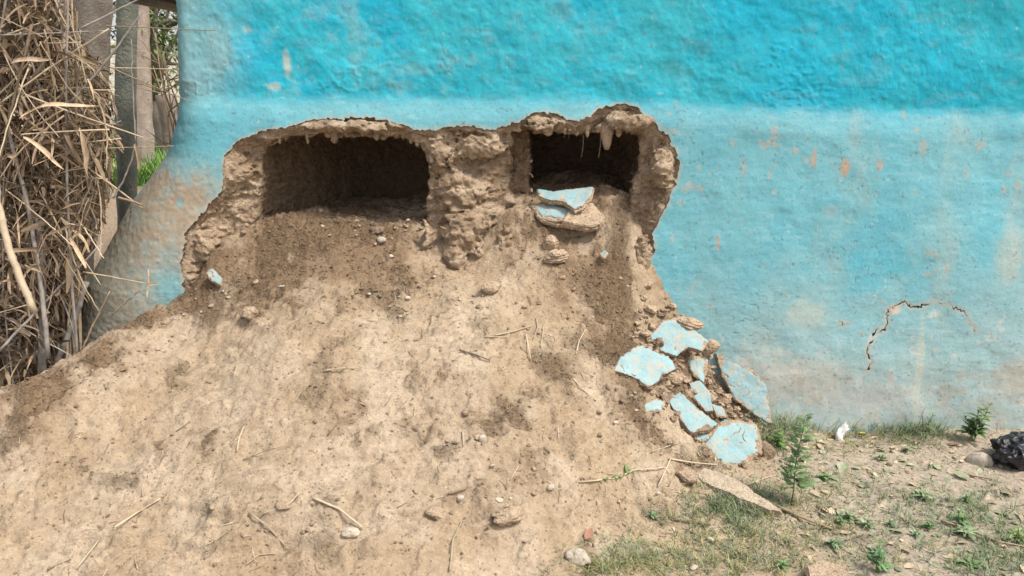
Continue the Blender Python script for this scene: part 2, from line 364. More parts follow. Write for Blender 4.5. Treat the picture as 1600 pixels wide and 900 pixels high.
# colour of the soil itself
DRY = np.array([.345, .265, .180]); DUST = np.array([.425, .345, .255]); DARK = np.array([.235, .166, .106]); GREY = np.array([.37, .32, .262])
c1 = sstep(-.35, .45, fbm(P2, .16, 4, 61))[..., None]; c2 = sstep(.0, .5, fbm(P2, .06, 4, 62))[..., None]
GC = DRY*(1-c1)+DUST*c1
GC = GC*(1-.35*c2)+(.35*c2)*np.array([.28, .22, .15])
GC = GC*(1-loose[..., None])+DARK*loose[..., None]
rt = (sstep(.8, 1.2, GX)*(1-mnd))[..., None]
GC = GC*(1-.75*rt)+.75*rt*GREY
GC *= (1+.07*fbm(P2, .012, 2, 63)-.05*rub)[..., None]
nxg, nyg = GX.shape; idx = np.arange(nxg*nyg).reshape(nxg, nyg)
Q = np.stack([idx[:-1, :-1], idx[1:, :-1], idx[1:, 1:], idx[:-1, 1:]], -1)
cxx, cyy = GX[:-1, :-1], GY[:-1, :-1]; hb = HB[:-1, :-1]+.02*wn[:-1, :-1]
keep = (cyy < 3.34) | ((cxx > -1.5) & (cxx < .75)) | (cxx < -1.5)
ismnd = (hb > .035)
V_ALL = stack3(GX, GY, HG).reshape(-1, 3); C_ALL = np.concatenate([GC, ROUGH[..., None]], -1).reshape(-1, 4)
def sub_mesh(name, mask):
    f = Q[mask]; u, inv = np.unique(f.ravel(), return_inverse=True)
    return mesh_obj(name, V_ALL[u], inv.reshape(-1, 4), M_GROUND, cols=C_ALL[u])
tag(sub_mesh('soil_mound', keep & ismnd), 'heap of collapsed tan soil spilling out of the broken wall', kind='structure')
tag(sub_mesh('ground', keep & ~ismnd), kind='structure')
# outer ground: coarse sheet to the horizon, dipping just below the fine one, rising behind the house corner
def outer_h(x, y):
    h = .42*sstep(3.7, 6.2, y)*sstep(1.0, -1.2, x)
    return h
ox = np.concatenate([np.linspace(-160, -8, 20), np.linspace(-7.5, 7.5, 76), np.linspace(8, 160, 20)])
oy = np.concatenate([np.linspace(-60, .5, 14), np.linspace(.8, 16, 90), np.linspace(17, 220, 24)])
OX, OY = np.meshgrid(ox, oy, indexing='ij'); OZ = outer_h(OX, OY)+.01*fbm(stack3(OX, OY, OX*0), .6, 3, 5)
inn = (OX > -2.5) & (OX < 2.4) & (OY > 1.35) & (OY < 3.9)
OZ = np.where(inn, -.25, OZ-.012)
oc = np.ones(OX.shape+(3,))*np.array([.36, .28, .2])
gm = sstep(7.4, 8.4, OY+.4*fbm(stack3(OX, OY, OX*0), 1, 2, 9))*sstep(0, -1, OX)
oc = oc*(1-gm[..., None])+gm[..., None]*np.array([.10, .16, .05])
oi_ = np.arange(OX.size).reshape(OX.shape)
OQ = np.stack([oi_[:-1, :-1], oi_[1:, :-1], oi_[1:, 1:], oi_[:-1, 1:]], -1).reshape(-1, 4)
tag(mesh_obj('outlying_ground', stack3(OX, OY, OZ).reshape(-1, 3), OQ, M_GROUND, cols=oc.reshape(-1, 3)), kind='structure')
print('ground', time.time()-T0)

# ------------------------------------------------------------------ the painted wall
wall = empty('mud_wall', (0, 3.2, 0), 'turquoise painted mud wall broken open at its thick base', 'wall')
WOFF = np.array([0, 3.2, 0])
xs = np.concatenate([np.arange(2.55, 1.96, -.006), np.arange(1.96, 1.38, -.0026), np.arange(1.38, -1.10, -.005)])
zs = np.concatenate([np.arange(-.06, .22, .006), np.arange(.22, .62, .0030), np.arange(.62, 1.43, .005), np.arange(1.43, 2.3, .006)])
nl = 330; tl = np.linspace(0, 1, nl+1)[1:]
def plan(z):
    XL = np.interp(z, *XL_T); R = np.interp(z, [0, .6, 1.2, 1.45], [.42, .36, .20, .07])
    xf = XL+R; L1 = -1.10-xf; L2 = R*math.pi/2; L3 = .9
    s = tl*1.0; tot = L1+L2+L3; s = s*tot
    x = np.empty(nl); y = np.empty(nl)
    yf = lambda xx: wall_y(xx, z)
    a = s <= L1; x[a] = -1.10-s[a]; y[a] = yf(x[a])
    b_ = (s > L1) & (s <= L1+L2); th = (s[b_]-L1)/R; x[b_] = xf-R*np.sin(th); y[b_] = yf(xf)+R*(1-np.cos(th))
    c = s > L1+L2; x[c] = XL; y[c] = yf(xf)+R+(s[c]-L1-L2)
    nx_ = np.zeros(nl); ny_ = -np.ones(nl); nx_[b_] = -np.sin(th); ny_[b_] = -np.cos(th); nx_[c] = -1; ny_[c] = 0
    return x, y, nx_, ny_
nX = len(xs)+nl; nZ = len(zs)
WX = np.zeros((nZ, nX)); WY = np.zeros((nZ, nX)); NX = np.zeros((nZ, nX)); NY = -np.ones((nZ, nX)); WZ = np.repeat(zs[:, None], nX, 1)
for k, z in enumerate(zs):
    WX[k, :len(xs)] = xs; WY[k, :len(xs)] = wall_y(xs, z)
    a, b_, c, d = plan(z); WX[k, len(xs):] = a; WY[k, len(xs):] = b_; NX[k, len(xs):] = c; NY[k, len(xs):] = d
WP = stack3(WX, WY, WZ)
zlg = np.interp(WX, *ZL_T); upm = sstep(zlg-.02, zlg+.03, WZ)
r_l = fbm(WP, .35, 3, 101); r_m = fbm(WP, .07, 4, 102); r_h = fbm(WP, .022, 3, 103); r_r = fbm(WP*np.array([1, 1, 1.6]), .05, 3, 104, ridged=True)
leftm = sstep(-1.25, -1.6, WX)*sstep(1.25, 1.0, WZ)
patch = sstep(-.2, .5, fbm(WP, .18, 3, 105))
lay = fbm(WP*cc(.8, 1, 1.5), .11, 4, 106); lay = sstep(.0, .05, lay)*.5+sstep(.22, .26, lay)*.5       # edges of overlapping coats
disp = .016*r_l*(1-.7*leftm)+upm*(.0042*r_m+.0018*r_h+.0045*sstep(.45, .9, r_r)*patch*sstep(-.1, .4, r_l)+.0018*lay)+(1-upm)*(.0018*r_m+.0006*r_h+.0012*lay)-leftm*(.0022*r_m)+leftm*.0012*r_h
WXd = WX+NX*disp; WYd = WY+NY*disp
# --- signed distances: >0 kept
s_h = -poly_sdf(WX, WZ, P_HOLE)
jag = .012*fbm(WP, .045, 3, 111)+.008*fbm(WP, .016, 2, 112)+.004*fbm(WP, .008, 1, 113)
s_h = s_h+jag
s_h[:, len(xs)+int(nl*.75):] = 1
side = (NX < -.5); s_h[side] = 1
for pts, wd in CRACKS:
    L = wpoly(pts); L2 = []
    for (ax, az), (bx, bz) in zip(L[:-1], L[1:]):
        for tt in (0, .2, .4, .6, .8): L2.append((ax+(bx-ax)*tt+RNG.normal(0, .0036), az+(bz-az)*tt+RNG.normal(0, .0036)))
    L2.append(tuple(L[-1]))
    m_ = (WX > L[:, 0].min()-.05) & (WX < L[:, 0].max()+.05) & (WZ > L[:, 1].min()-.05) & (WZ < L[:, 1].max()+.05)
    dd = line_d(WX[m_], WZ[m_], L2)
    wv = wd*.46*(1+1.3*vnoise(stack3(WX[m_]*60, WZ[m_]*60, WZ[m_]*0), 9))
    s_h[m_] = np.minimum(s_h[m_], dd-wv)
    if wd > .003:
        WYd[m_] += .0012*np.exp(-(dd/.005)**2)
# --- paint colour of the wall (pigment, splashes, stains)
TOP = cc(.012, .39, .56); TOP2 = cc(.040, .44, .55); TEAL = cc(.016, .33, .42); LOW = cc(.16, .42, .49); PALE = cc(.33, .46, .47); GRY = cc(.40, .44, .42); MUDC = cc(.36, .30, .22)
def lerp(a, b_, t): return a*(1-t[..., None])+b_*t[..., None]
f1 = fbm(WP, .30, 4, 121); f2 = fbm(WP, .09, 4, 122); f3 = fbm(WP*cc(1, 1, .5), .13, 4, 123); f4 = fbm(WP, .035, 4, 124)
top = lerp(TOP*np.ones(WP.shape), TOP2, sstep(-.4, .5, f1+.4*f4))
top = lerp(top, TEAL, .75*sstep(.2, 1.0, f2*.6+sstep(.3, 2.2, WX)*.7+.25*f1))
top = lerp(top, cc(.20, .42, .47), sstep(.1, .75, f2+.3*f4)*.55*sstep(.9, -.6, WX))
top = lerp(top, cc(.28, .42, .43), sstep(-1.0, -1.35, WX+.1*f1)*.75)
low = lerp(LOW*np.ones(WP.shape), cc(.11, .40, .50), sstep(-.3, .6, f1)*.7)
lowpale = sstep(.85, .22, WZ+.22*f1+.08*f2)
low = lerp(low, PALE, lowpale*.85*sstep(.3, .8, WX+.3))
low = lerp(low, cc(.20, .42, .46), sstep(1.35, 1.05, WZ)*.35*sstep(0, .5, f3+.25))
low = lerp(low, GRY, sstep(.36, .05, WZ+.10*f1+.07*f2)*.6*sstep(.8, 1.2, WX))
low = lerp(low, cc(.36, .43, .40), .45*sstep(.05, .6, f3)*sstep(.8, 1.6, WX))
low = lerp(low, cc(.10, .40, .50), .8*np.exp(-((WX-1.5)/.25)**2-((WZ-.72)/.16)**2)*sstep(-.4, .4, f2))
WC = lerp(low, top, sstep(zlg-.04, zlg+.03, WZ+.022*f2+.012*f4))
# old mud splash and lost paint on the left shoulder
mudm = sstep(-1.06, -1.26, WX+.10*f1+.08*f4+.30*(.85-np.minimum(WZ, .85)))*sstep(1.22, 1.02, WZ+.06*f2)
mudm = mudm*sstep(-.85, -.1, f4+.5*f2+.3); WC = lerp(WC, cc(.33, .275, .205)*(1+0*WX[..., None]), np.clip(mudm*(.95+.6*f4), 0, 1)); disp2 = .0022*mudm*(.6+fbm(WP, .016, 3, 139)); WYd = WYd+NY*disp2; WXd = WXd+NX*disp2
greym = sstep(-1.5, -1.62, WX+.05*f1)*sstep(.95, .7, WZ); WC = lerp(WC, cc(.255, .25, .205), greym*.8)  # brown-grey wall foot: mud tone with shadow mixed into the colour
blu = np.exp(-((WX+1.40)/.11)**2-((WZ-.62)/.11)**2); WC = lerp(WC, cc(.19, .37, .40), np.clip(blu*1.1, 0, 1)*sstep(-.7, .1, f4+.3))
def stain(px, py, sx, sz, col, a, th=.0):
    global WC
    q = wall_pt(px, py); g_ = np.exp(-((WX-q[0])/sx)**2-((WZ-q[2])/sz)**2)
    WC = lerp(WC, cc(*col), np.clip(a*sstep(.12, .85, g_+.28*f4*np.minimum(1, g_*4)+th), 0, 1))
OR = (.50, .33, .22)
for px, py, a_, b2, al in [(1243, 236, .012, .018, .55), (1272, 248, .014, .040, .7), (1321, 262, .020, .042, .85), (1375, 258, .016, .024, .65), (1163, 262, .018, .04, .25), (1122, 380, .008, .035, .6), (1051, 375, .009, .022, .6),
                           (1430, 300, .01, .015, .3), (1511, 272, .014, .025, .3), (1592, 290, .012, .012, .6), (1168, 575, .008, .012, .9), (1328, 591, .02, .008, .0), (1300, 330, .03, .03, .2)]:
    stain(px, py, a_, b2, OR, al)
stain(1398, 484, .035, .022, (.62, .50, .38), .8); stain(1460, 492, .025, .02, (.60, .60, .54), .6); stain(1325, 592, .022, .008, (.30, .18, .11), .9); stain(1593, 628, .02, .008, (.35, .20, .12), .9)
stain(1436, 580, .020, .24, (.48, .50, .42), .65); stain(1580, 590, .10, .10, (.42, .36, .27), .55); stain(1575, 400, .07, .12, (.42, .44, .38), .5); stain(1260, 590, .22, .10, (.50, .46, .40), .6)
stain(1260, 490, .10, .07, (.45, .47, .40), .5); stain(1190, 560, .10, .12, (.42, .47, .44), .5); stain(1215, 600, .10, .1, (.46, .47, .44), .7); stain(1350, 620, .3, .07, (.45, .46, .44), .6)
stain(448, 100, .016, .05, (.48, .52, .48), .8); stain(430, 135, .03, .02, (.46, .52, .48), .7); stain(385, 45, .02, .015, (.42, .50, .46), .5)
stain(640, 110, .10, .03, (.18, .42, .46), .5); stain(340, 70, .07, .12, (.24, .40, .42), .6)
# dirt bleeding along the broken edge, and specks
WC = lerp(WC, cc(.42, .37, .29), sstep(.016, .003, s_h+.006*f4)*.55*(s_h > 0))
flk_ = fbm(WP*cc(1, 1, .8), .045, 4, 138)
WC = lerp(WC, cc(.47, .50, .47), sstep(.30, .34, flk_+.45*sstep(.7, .15, WZ)-.35)*.6*(1-upm)*sstep(.4, .7, WX))
WC = lerp(WC, cc(.40, .38, .32), sstep(.38, .42, fbm(WP, .06, 4, 140)+.35*sstep(.4, .0, WZ)-.12)*.55*(1-upm)*sstep(.4, .7, WX))
WC = lerp(WC, cc(.16, .40, .47), sstep(.30, .36, fbm(WP*cc(1, 1, 1.4), .07, 4, 144))*.22*upm)
hl = np.abs(fbm(WP+.02*f3[..., None], .16, 3, 142)); hm = sstep(.25, .5, fbm(WP, .25, 2, 143))
hcr = sstep(.006, .001, hl)*hm*(1-leftm); WYd += .0025*hcr; WC = lerp(WC, cc(.16, .20, .20), hcr*.6)
spk = sstep(.60, .75, fbm(WP, .014, 2, 131)); WC = lerp(WC, cc(.12, .17, .17), spk*.6*(1-.5*upm))
str_ = fbm(WP*cc(1, 1, 3.5), .05, 3, 137); WC = WC*(1+.10*str_*(1-.5*upm))[..., None]; WC = lerp(WC, cc(.30, .43, .45), sstep(.15, .6, str_)*.25*(1-upm))
spk = sstep(.68, .8, fbm(WP, .018, 2, 133)); WC = lerp(WC, cc(.60, .64, .62), spk*.3)
# --- marching squares over the sheet
def march(Vx, s):
    nz_, nx_ = s.shape; flat = Vx.reshape(-1, 3); id_ = np.arange(nz_*nx_).reshape(nz_, nx_); inside = s > 0
    a, b_, c, d = inside[:-1, :-1], inside[:-1, 1:], inside[1:, 1:], inside[1:, :-1]
    cnt = a.astype(int)+b_+c+d
    q = np.stack([id_[:-1, :-1], id_[:-1, 1:], id_[1:, 1:], id_[1:, :-1]], -1)
    quads = q[cnt == 4]; mixed = q[(cnt > 0) & (cnt < 4)]; sf = s.ravel(); new = []; par = []; cache = {}; base = len(flat); polys = []; rim = []
    for cell in mixed:
        poly = []; cut = []
        for k in range(4):
            i, j = int(cell[k]), int(cell[(k+1) % 4])
            if sf[i] > 0: poly.append(i)
            if (sf[i] > 0) != (sf[j] > 0):
                key = (min(i, j), max(i, j))
                if key not in cache:
                    t_ = sf[key[0]]/(sf[key[0]]-sf[key[1]]); t_ = min(max(t_, .03), .97)
                    cache[key] = base+len(new); new.append(flat[key[0]]*(1-t_)+flat[key[1]]*t_); par.append(key[0] if sf[key[0]] > 0 else key[1])
                poly.append(cache[key]); cut.append(cache[key])
        if len(poly) >= 3: polys.append(poly)
        if len(cut) == 2: rim.append(cut)
    return np.array(new), par, quads, polys, rim
WV = stack3(WXd, WYd, WZ)
new, par, quads, polys, rim = march(WV, s_h)
flat = WV.reshape(-1, 3); cf = WC.reshape(-1, 3); allv = np.concatenate([flat, new]); allc = np.concatenate([cf, cf[par]])
f4_ = [p for p in polys if len(p) == 4]; f3_ = [p for p in polys if len(p) == 3]; f5_ = [p for p in polys if len(p) == 5]
FS = [quads]+[np.array(p) for p in (f3_, f4_, f5_) if p]
used = np.unique(np.concatenate([f.ravel() for f in FS])); mp = np.full(len(allv), -1); mp[used] = np.arange(len(used))
o = mesh_obj('painted_plaster', allv[used]-WOFF, [mp[f] for f in FS], M_PAINT, wall, cols=allc[used])
# thickness of the plaster along every break
rv = sorted({i for e in rim for i in e}); rm = {i: k for k, i in enumerate(rv)}; base = allv[rv]
jit = RNG.normal(0, .0015, (len(rv), 3)); jit2 = fbm(base, .02, 2, 141)
r0 = base+np.array([0, .0004, 0]); r1 = base+np.stack([0*jit2, .006+0*jit2, 0*jit2], -1)+jit*.5; r2 = base+np.stack([0*jit2, .017+.004*jit2, 0*jit2], -1)+jit
nr = len(rv); RVs = np.concatenate([r0, r1, r2]); RF = []
for i, j in rim:
    a, b_ = rm[i], rm[j]
    RF += [(a, b_, b_+nr, a+nr), (a+nr, b_+nr, b_+2*nr, a+2*nr)]
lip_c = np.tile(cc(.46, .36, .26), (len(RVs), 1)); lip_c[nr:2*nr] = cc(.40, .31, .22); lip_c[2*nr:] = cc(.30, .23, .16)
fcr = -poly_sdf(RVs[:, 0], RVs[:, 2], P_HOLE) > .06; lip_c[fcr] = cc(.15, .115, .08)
mesh_obj('broken_plaster_edge', RVs-WOFF, np.array(RF), M_MUD, wall, cols=lip_c)
# mud behind the plaster, away from the break
st_ = 4; bx_ = WX[::st_, ::st_]; by_ = WY[::st_, ::st_]; bz_ = WZ[::st_, ::st_]
bb = stack3(bx_-NX[::st_, ::st_]*.017, by_-NY[::st_, ::st_]*.017, bz_); sh = -poly_sdf(bx_, bz_, P_HOLE)
ib = np.arange(bx_.size).reshape(bx_.shape); qb = np.stack([ib[:-1, :-1], ib[:-1, 1:], ib[1:, 1:], ib[1:, :-1]], -1)
mk_ = (sh[:-1, :-1] > .03) | (bx_[:-1, :-1] < -1.6)
qb = qb[mk_]; mesh_obj('mud_backing', bb.reshape(-1, 3)-WOFF, qb, M_MUD, wall, cols=np.tile(cc(.25, .19, .13), (bb.size//3, 1)))
# top and inner mass of the wall so that it is solid from other sides
print('wall', time.time()-T0)

# ------------------------------------------------------------------ hollow mud core by surface nets
h = .0062
vx = np.arange(-1.75, .80, h); vy = np.arange(2.93, 4.32, h); vz = np.arange(.30, 1.50, h)
X2, Z2 = np.meshgrid(vx, vz, indexing='ij')
dh = poly_sdf(X2, Z2, P_HOLE).astype(np.float32)
dl_ = poly_sdf(X2, Z2, P_OL).astype(np.float32); dr_ = poly_sdf(X2, Z2, P_OR).astype(np.float32); dj_ = poly_sdf(X2, Z2, P_J).astype(np.float32)
P3 = stack3(X2, X2*0, Z2)
nA = fbm(P3, .12, 3, 201); nB = fbm(P3*cc(1, 1, 2.2), .045, 3, 202)
tq = (dh+.022*nA+.012*nB)/.016; tq = (np.floor(tq)+sstep(.55, 1, tq-np.floor(tq)))*.016       # broken off in layers
rr = .014+.054*np.clip(tq/.062, 0, 1)+.010*nB*sstep(.01, .04, dh)
rr = rr.astype(np.float32); yw2 = wall_y(X2, Z2).astype(np.float32)+(-.010*0)
Yv = vy[None, :, None].astype(np.float32); Xv = vx[:, None, None].astype(np.float32); Zv = vz[None, None, :].astype(np.float32)
face = (yw2+rr)[:, None, :]
F_ = face-Yv                                   # <0 in solid
# lumps left standing in front of the core: (px, py, Y, rx, ry, rz)
LUMPS = [(722, 365, 3.16, .09, .07, .08), (735, 345, 3.18, .11, .07, .05), (712, 400, 3.12, .05, .06, .055), (745, 395, 3.14, .04, .05, .04), (790, 385, 3.14, .045, .05, .075), (745, 228, 3.235, .12, .045, .055), (368, 268, 3.22, .065, .06, .075), (690, 235, 3.24, .06, .035, .08),
         (720, 300, 3.24, .10, .06, .10), (325, 385, 3.17, .06, .06, .08), (1035, 270, 3.19, .05, .06, .09), (1000, 400, 3.15, .05, .045, .10), (300, 430, 3.14, .04, .05, .06), (660, 370, 3.14, .05, .05, .07), (985, 190, 3.21, .1, .045, .035), (850, 195, 3.21, .09, .04, .03), (540, 197, 3.2, .18, .035, .025)]
def smax(a, b_, k): return -smin(-a, -b_, k)
def smin(a, b_, k):
    hh = np.clip(.5+.5*(b_-a)/k, 0, 1); return b_*(1-hh)+a*hh-k*hh*(1-hh)
for px, py, Y, a_, b2, c2_ in LUMPS:
    q = A(px, py, Y)
    ix = slice(max(0, int((q[0]-a_*2-vx[0])/h)), int((q[0]+a_*2-vx[0])/h)+2); iy = slice(max(0, int((q[1]-b2*2.5-vy[0])/h)), int((q[1]+b2*2.5-vy[0])/h)+2); iz = slice(max(0, int((q[2]-c2_*2-vz[0])/h)), int((q[2]+c2_*2-vz[0])/h)+2)
    e = (np.sqrt(((Xv[ix]-q[0])/a_)**2+((Yv[:, iy]-q[1])/b2)**2+((Zv[:, :, iz]-q[2])/c2_)**2)-1)*min(a_, b2, c2_)
    F_[ix, iy, iz] = smin(F_[ix, iy, iz], e, .025)
dep = np.maximum(0, Yv-(yw2+.10)[:, None, :])
cavL = smax(-(dl_[:, None, :])-.30*np.minimum(dep, .25), Yv-4.18+0*Zv, .30)
cavL = smax(cavL, (-1.16+.40*np.maximum(0, Yv-3.2)-Xv)*.9+0*Zv, .16); cavL = np.maximum(cavL, Xv+.30)
cavR = smax(-(dr_[:, None, :])-.22*np.minimum(dep, .25), Yv-4.15+0*Zv, .30); cavR = np.maximum(cavR, .08-Xv-.0*Yv)
cavJ = np.maximum(-(dj_[:, None, :]), Yv-(yw2+.17)[:, None, :])
cav = smin(smin(cavL, cavR, .01), cavJ, .01)
F_ = np.maximum(F_, -cav)
F_ = np.maximum(F_, Yv-4.28); del cavL, cavR, cavJ, cav, dep
band = np.abs(F_) < .05
ii = np.argwhere(band); PP = np.stack([vx[ii[:, 0]], vy[ii[:, 1]], vz[ii[:, 2]]], -1)
nn = .012*fbm(PP, .085, 2, 211)+.013*fbm(PP*cc(1, 1, 1.7), .034, 3, 213)+.0085*fbm(PP, .015, 2, 215)
nn += .010*sstep(.25, .9, fbm(PP*cc(1, 1, 1.8), .06, 2, 217, ridged=True))
edge = dh[ii[:, 0], ii[:, 2]]; 
amp = .15+.85*sstep(-.005, .035, edge)
F_[ii[:, 0], ii[:, 1], ii[:, 2]] += (nn*amp).astype(np.float32)
F_[0] = np.minimum(F_[0], -1e-3) if False else F_[0]
sg = F_ < 0
c8 = [sg[a:a+F_.shape[0]-1, b_:b_+F_.shape[1]-1, c:c+F_.shape[2]-1] for a in (0, 1) for b_ in (0, 1) for c in (0, 1)]
sm_ = sum(x.astype(np.int8) for x in c8); act = (sm_ > 0) & (sm_ < 8); del c8
ci = np.argwhere(act); vid = np.full(act.shape, -1, np.int32); vid[act] = np.arange(len(ci))
acc = np.zeros((len(ci), 3)); cn = np.zeros(len(ci))
for ax in range(3):
    o1, o2 = [q for q in range(3) if q != ax]
    for p in (0, 1):
        for q in (0, 1):
            s0 = ci.copy(); s0[:, o1] += p; s0[:, o2] += q; s1 = s0.copy(); s1[:, ax] += 1
            f0 = F_[s0[:, 0], s0[:, 1], s0[:, 2]]; f1_ = F_[s1[:, 0], s1[:, 1], s1[:, 2]]; cr = (f0 < 0) != (f1_ < 0)
            t_ = np.where(cr, f0/(f0-f1_+1e-12), 0); pt = (s0-ci).astype(float); pt[:, ax] += t_
            acc[cr] += pt[cr]; cn[cr] += 1
pos = (ci+acc/cn[:, None])*h+np.array([vx[0], vy[0], vz[0]])
faces = []
for ax in range(3):
    o1, o2 = (ax+1) % 3, (ax+2) % 3
    sl0 = [slice(1, -1)]*3; sl0[ax] = slice(0, F_.shape[ax]-1); sl1 = list(sl0); sl1[ax] = slice(1, F_.shape[ax])
    A0 = sg[tuple(sl0)]; A1 = sg[tuple(sl1)]
    for flip in (0, 1):
        e = np.argwhere((A0 & ~A1) if not flip else (~A0 & A1))
        e = e+np.array([0 if k == ax else 1 for k in range(3)])
        def gv(d1, d2):
            c = e.copy(); c[:, o1] += d1; c[:, o2] += d2; return vid[c[:, 0], c[:, 1], c[:, 2]]
        q = np.stack([gv(-1, -1), gv(0, -1), gv(0, 0), gv(-1, 0)], -1)
        if flip: q = q[:, ::-1]
        faces.append(q)
faces = np.concatenate(faces)
# drop everything that no one can look at: buried in soil or hidden behind the plaster
fc = pos[faces].mean(1); hid = (fc[:, 2] < Hs(fc[:, 0], fc[:, 1])-.05) | (fc[:, 1] > 4.24) | (fc[:, 0] < -1.7)
hid |= (poly_sdf(fc[:, 0], fc[:, 2], P_HOLE) < -.06) & (fc[:, 1] < 3.30)
faces = faces[~hid]; u, inv = np.unique(faces.ravel(), return_inverse=True); pos = pos[u]; faces = inv.reshape(-1, 4)
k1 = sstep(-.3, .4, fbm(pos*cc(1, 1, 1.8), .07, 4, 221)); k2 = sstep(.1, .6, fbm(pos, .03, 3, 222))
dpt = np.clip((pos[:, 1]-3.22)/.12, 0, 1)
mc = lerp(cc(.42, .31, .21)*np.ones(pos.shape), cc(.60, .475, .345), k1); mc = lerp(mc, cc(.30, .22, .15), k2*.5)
mc = lerp(mc, cc(.34, .245, .165), dpt)             # inner chamber darkened with depth, its shade put into the earth colour
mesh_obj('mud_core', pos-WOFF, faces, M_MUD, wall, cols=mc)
del F_, sg, act, vid
print('core', len(faces), time.time()-T0)

# ------------------------------------------------------------------ small builders
def tube(path, rad, seg=6, cap=True):
    P = [Vector(p) for p in path]; n = len(P); V = []; F = []
    R = rad if hasattr(rad, '__len__') else [rad]*n
    t0 = (P[1]-P[0]).normalized(); up = Vector((0, 0, 1)) if abs(t0.z) < .9 else Vector((1, 0, 0)); u = t0.cross(up).normalized()
    for i in range(n):
        t_ = (P[min(i+1, n-1)]-P[max(i-1, 0)]).normalized(); u = (u-t_*u.dot(t_)).normalized(); v_ = t_.cross(u)
        for k in range(seg):
            a = 2*math.pi*k/seg; V.append(P[i]+(u*math.cos(a)+v_*math.sin(a))*R[i])
    for i in range(n-1):
        for k in range(seg):
            k2 = (k+1) % seg; F.append((i*seg+k, i*seg+k2, (i+1)*seg+k2, (i+1)*seg+k))
    if cap: F.append(tuple(range(seg-1, -1, -1))); F.append(tuple((n-1)*seg+k for k in range(seg)))
    return V, F
def join(parts):
    V = []; F = []
    for v_, f in parts:
        b0 = len(V); V += [tuple(x) for x in v_]; F += [tuple(i+b0 for i in ff) for ff in f]
    return V, F
def ico(sub):
    bm = bmesh.new(); bmesh.ops.create_icosphere(bm, subdivisions=sub, radius=1.0)
    V = np.array([v_.co[:] for v_ in bm.verts]); F = np.array([[v_.index for v_ in f.verts] for f in bm.faces]); bm.free(); return V, F
ICO = {k: ico(k) for k in (1, 2, 3, 4, 5)}
def rock(size, seed, sub=3, rough=.25, strata=0, angular=.5):
    V, F = ICO[sub]; V = V.copy(); r = random.Random(seed)
    for k in range(7 if angular else 0):       # planar cuts for a broken look
        n = np.array([r.gauss(0, 1) for _ in range(3)]); n /= np.linalg.norm(n); d = r.uniform(.55, .85)
        s = V@n-d; V = np.where((s > 0)[:, None], V-np.outer(s, n)*angular*1.4, V)
    q = V*1.0+seed*3.1
    V = V*(1+rough*fbm(q, .9, 2, seed % 50)[:, None]+rough*.45*fbm(q, .28, 2, seed % 50+5)[:, None])
    V = V*np.array(size)
    if strata:
        ph = V[:, 2]/strata+.5*fbm(q, .7, 2, 3); V[:, :2] *= (1+.045*np.sign(np.sin(ph*6.28))*np.abs(np.sin(ph*6.28))**.4)[:, None]
    return V, F
def place_rock(name, px, py, wpx, label, mat=None, seed=1, asp=(1, .8, .65), sub=3, sink=.3, strata=0, cat='clod', group=None, rot=None, rough=.25, angular=.5, at=None, smooth=True):
    p = hit(px, py) if at is None else Vector(at); d = p.y*cp+(CAMZ-p.z)*sp; s = wpx/FPX*d*.5
    sz = [s*asp[0], s*asp[1], s*asp[2]]
    V, F = rock(sz, seed, sub, rough, strata, angular); o = mesh_obj(name, V, F, mat or M_CLOD, smooth=smooth)
    o.location = p+Vector((0, 0, sz[2]*(1-2*sink)*.8)); o.rotation_euler = rot or (random.uniform(-.2, .2), random.uniform(-.2, .2), random.uniform(-.5, .5))
    return tag(o, label, cat, group)
# ------------------------------------------------------------------ teeth of hardened mud under the ceilings (parts of the wall)
def tooth(px, py_top, py_bot, wpx, off=.055, mat=M_CLOD):
    q = wall_pt(px, py_top, off); q2 = atY(px, py_bot, q[1]); L = (q[2]-q2[2]); r = wpx/FPX*3.2*.5
    n = 7; path = []; rad = []; r *= random.uniform(.6, 1.9); L *= random.uniform(.35, 1.2) if wpx < 9 else 1
    for i in range(n):
        f = i/(n-1); path.append((random.gauss(0, .0012), random.gauss(0, .0012), .02-(L+.02)*f)); rad.append(r*(1.25-.55*f)*(1 if i < n-1 else .55)*random.uniform(.85, 1.15))
    V, F = tube(path, rad, 8); o = mesh_obj('hanging_clump', np.array([tuple(x) for x in V]), F, mat, wall); o.location = q-WOFF
TE = [(438, 214, 226, 7), (449, 212, 224, 6), (461, 212, 222, 6), (478, 208, 222, 6), (504, 206, 221, 7), (521, 205, 223, 7), (514, 207, 214, 7), (551, 206, 221, 7), (567, 208, 220, 5), (588, 206, 219, 9), (538, 208, 216, 6), (604, 208, 217, 6), (617, 210, 219, 6), (632, 212, 224, 7), (642, 214, 229, 8), (652, 216, 229, 6),
      (856, 203, 212, 14), (867, 204, 215, 5), (878, 205, 214, 4), (901, 204, 212, 10), (919, 202, 213, 6), (949, 200, 234, 10), (967, 190, 212, 8), (888, 205, 212, 6), (985, 203, 211, 7), (934, 204, 211, 7)]
for k, (a, b_, c, d) in enumerate(TE):
    if d >= 8 or k % 5 in (0, 1, 3): tooth(a+random.uniform(-4, 4)*(d < 8), b_, c, d)
for px, py in ((911, 211), (938, 212)):
    q = wall_pt(px, py, .09); V, F = tube([(0, 0, .02), (.002, 0, -.03), (-.001, .002, -.07), (-.006, .002, -.095)], [.0012, .001, .0009, .0006], 5)
    o = mesh_obj('root', np.array([tuple(x) for x in V]), F, M_STRAW, wall); o.location = q-WOFF
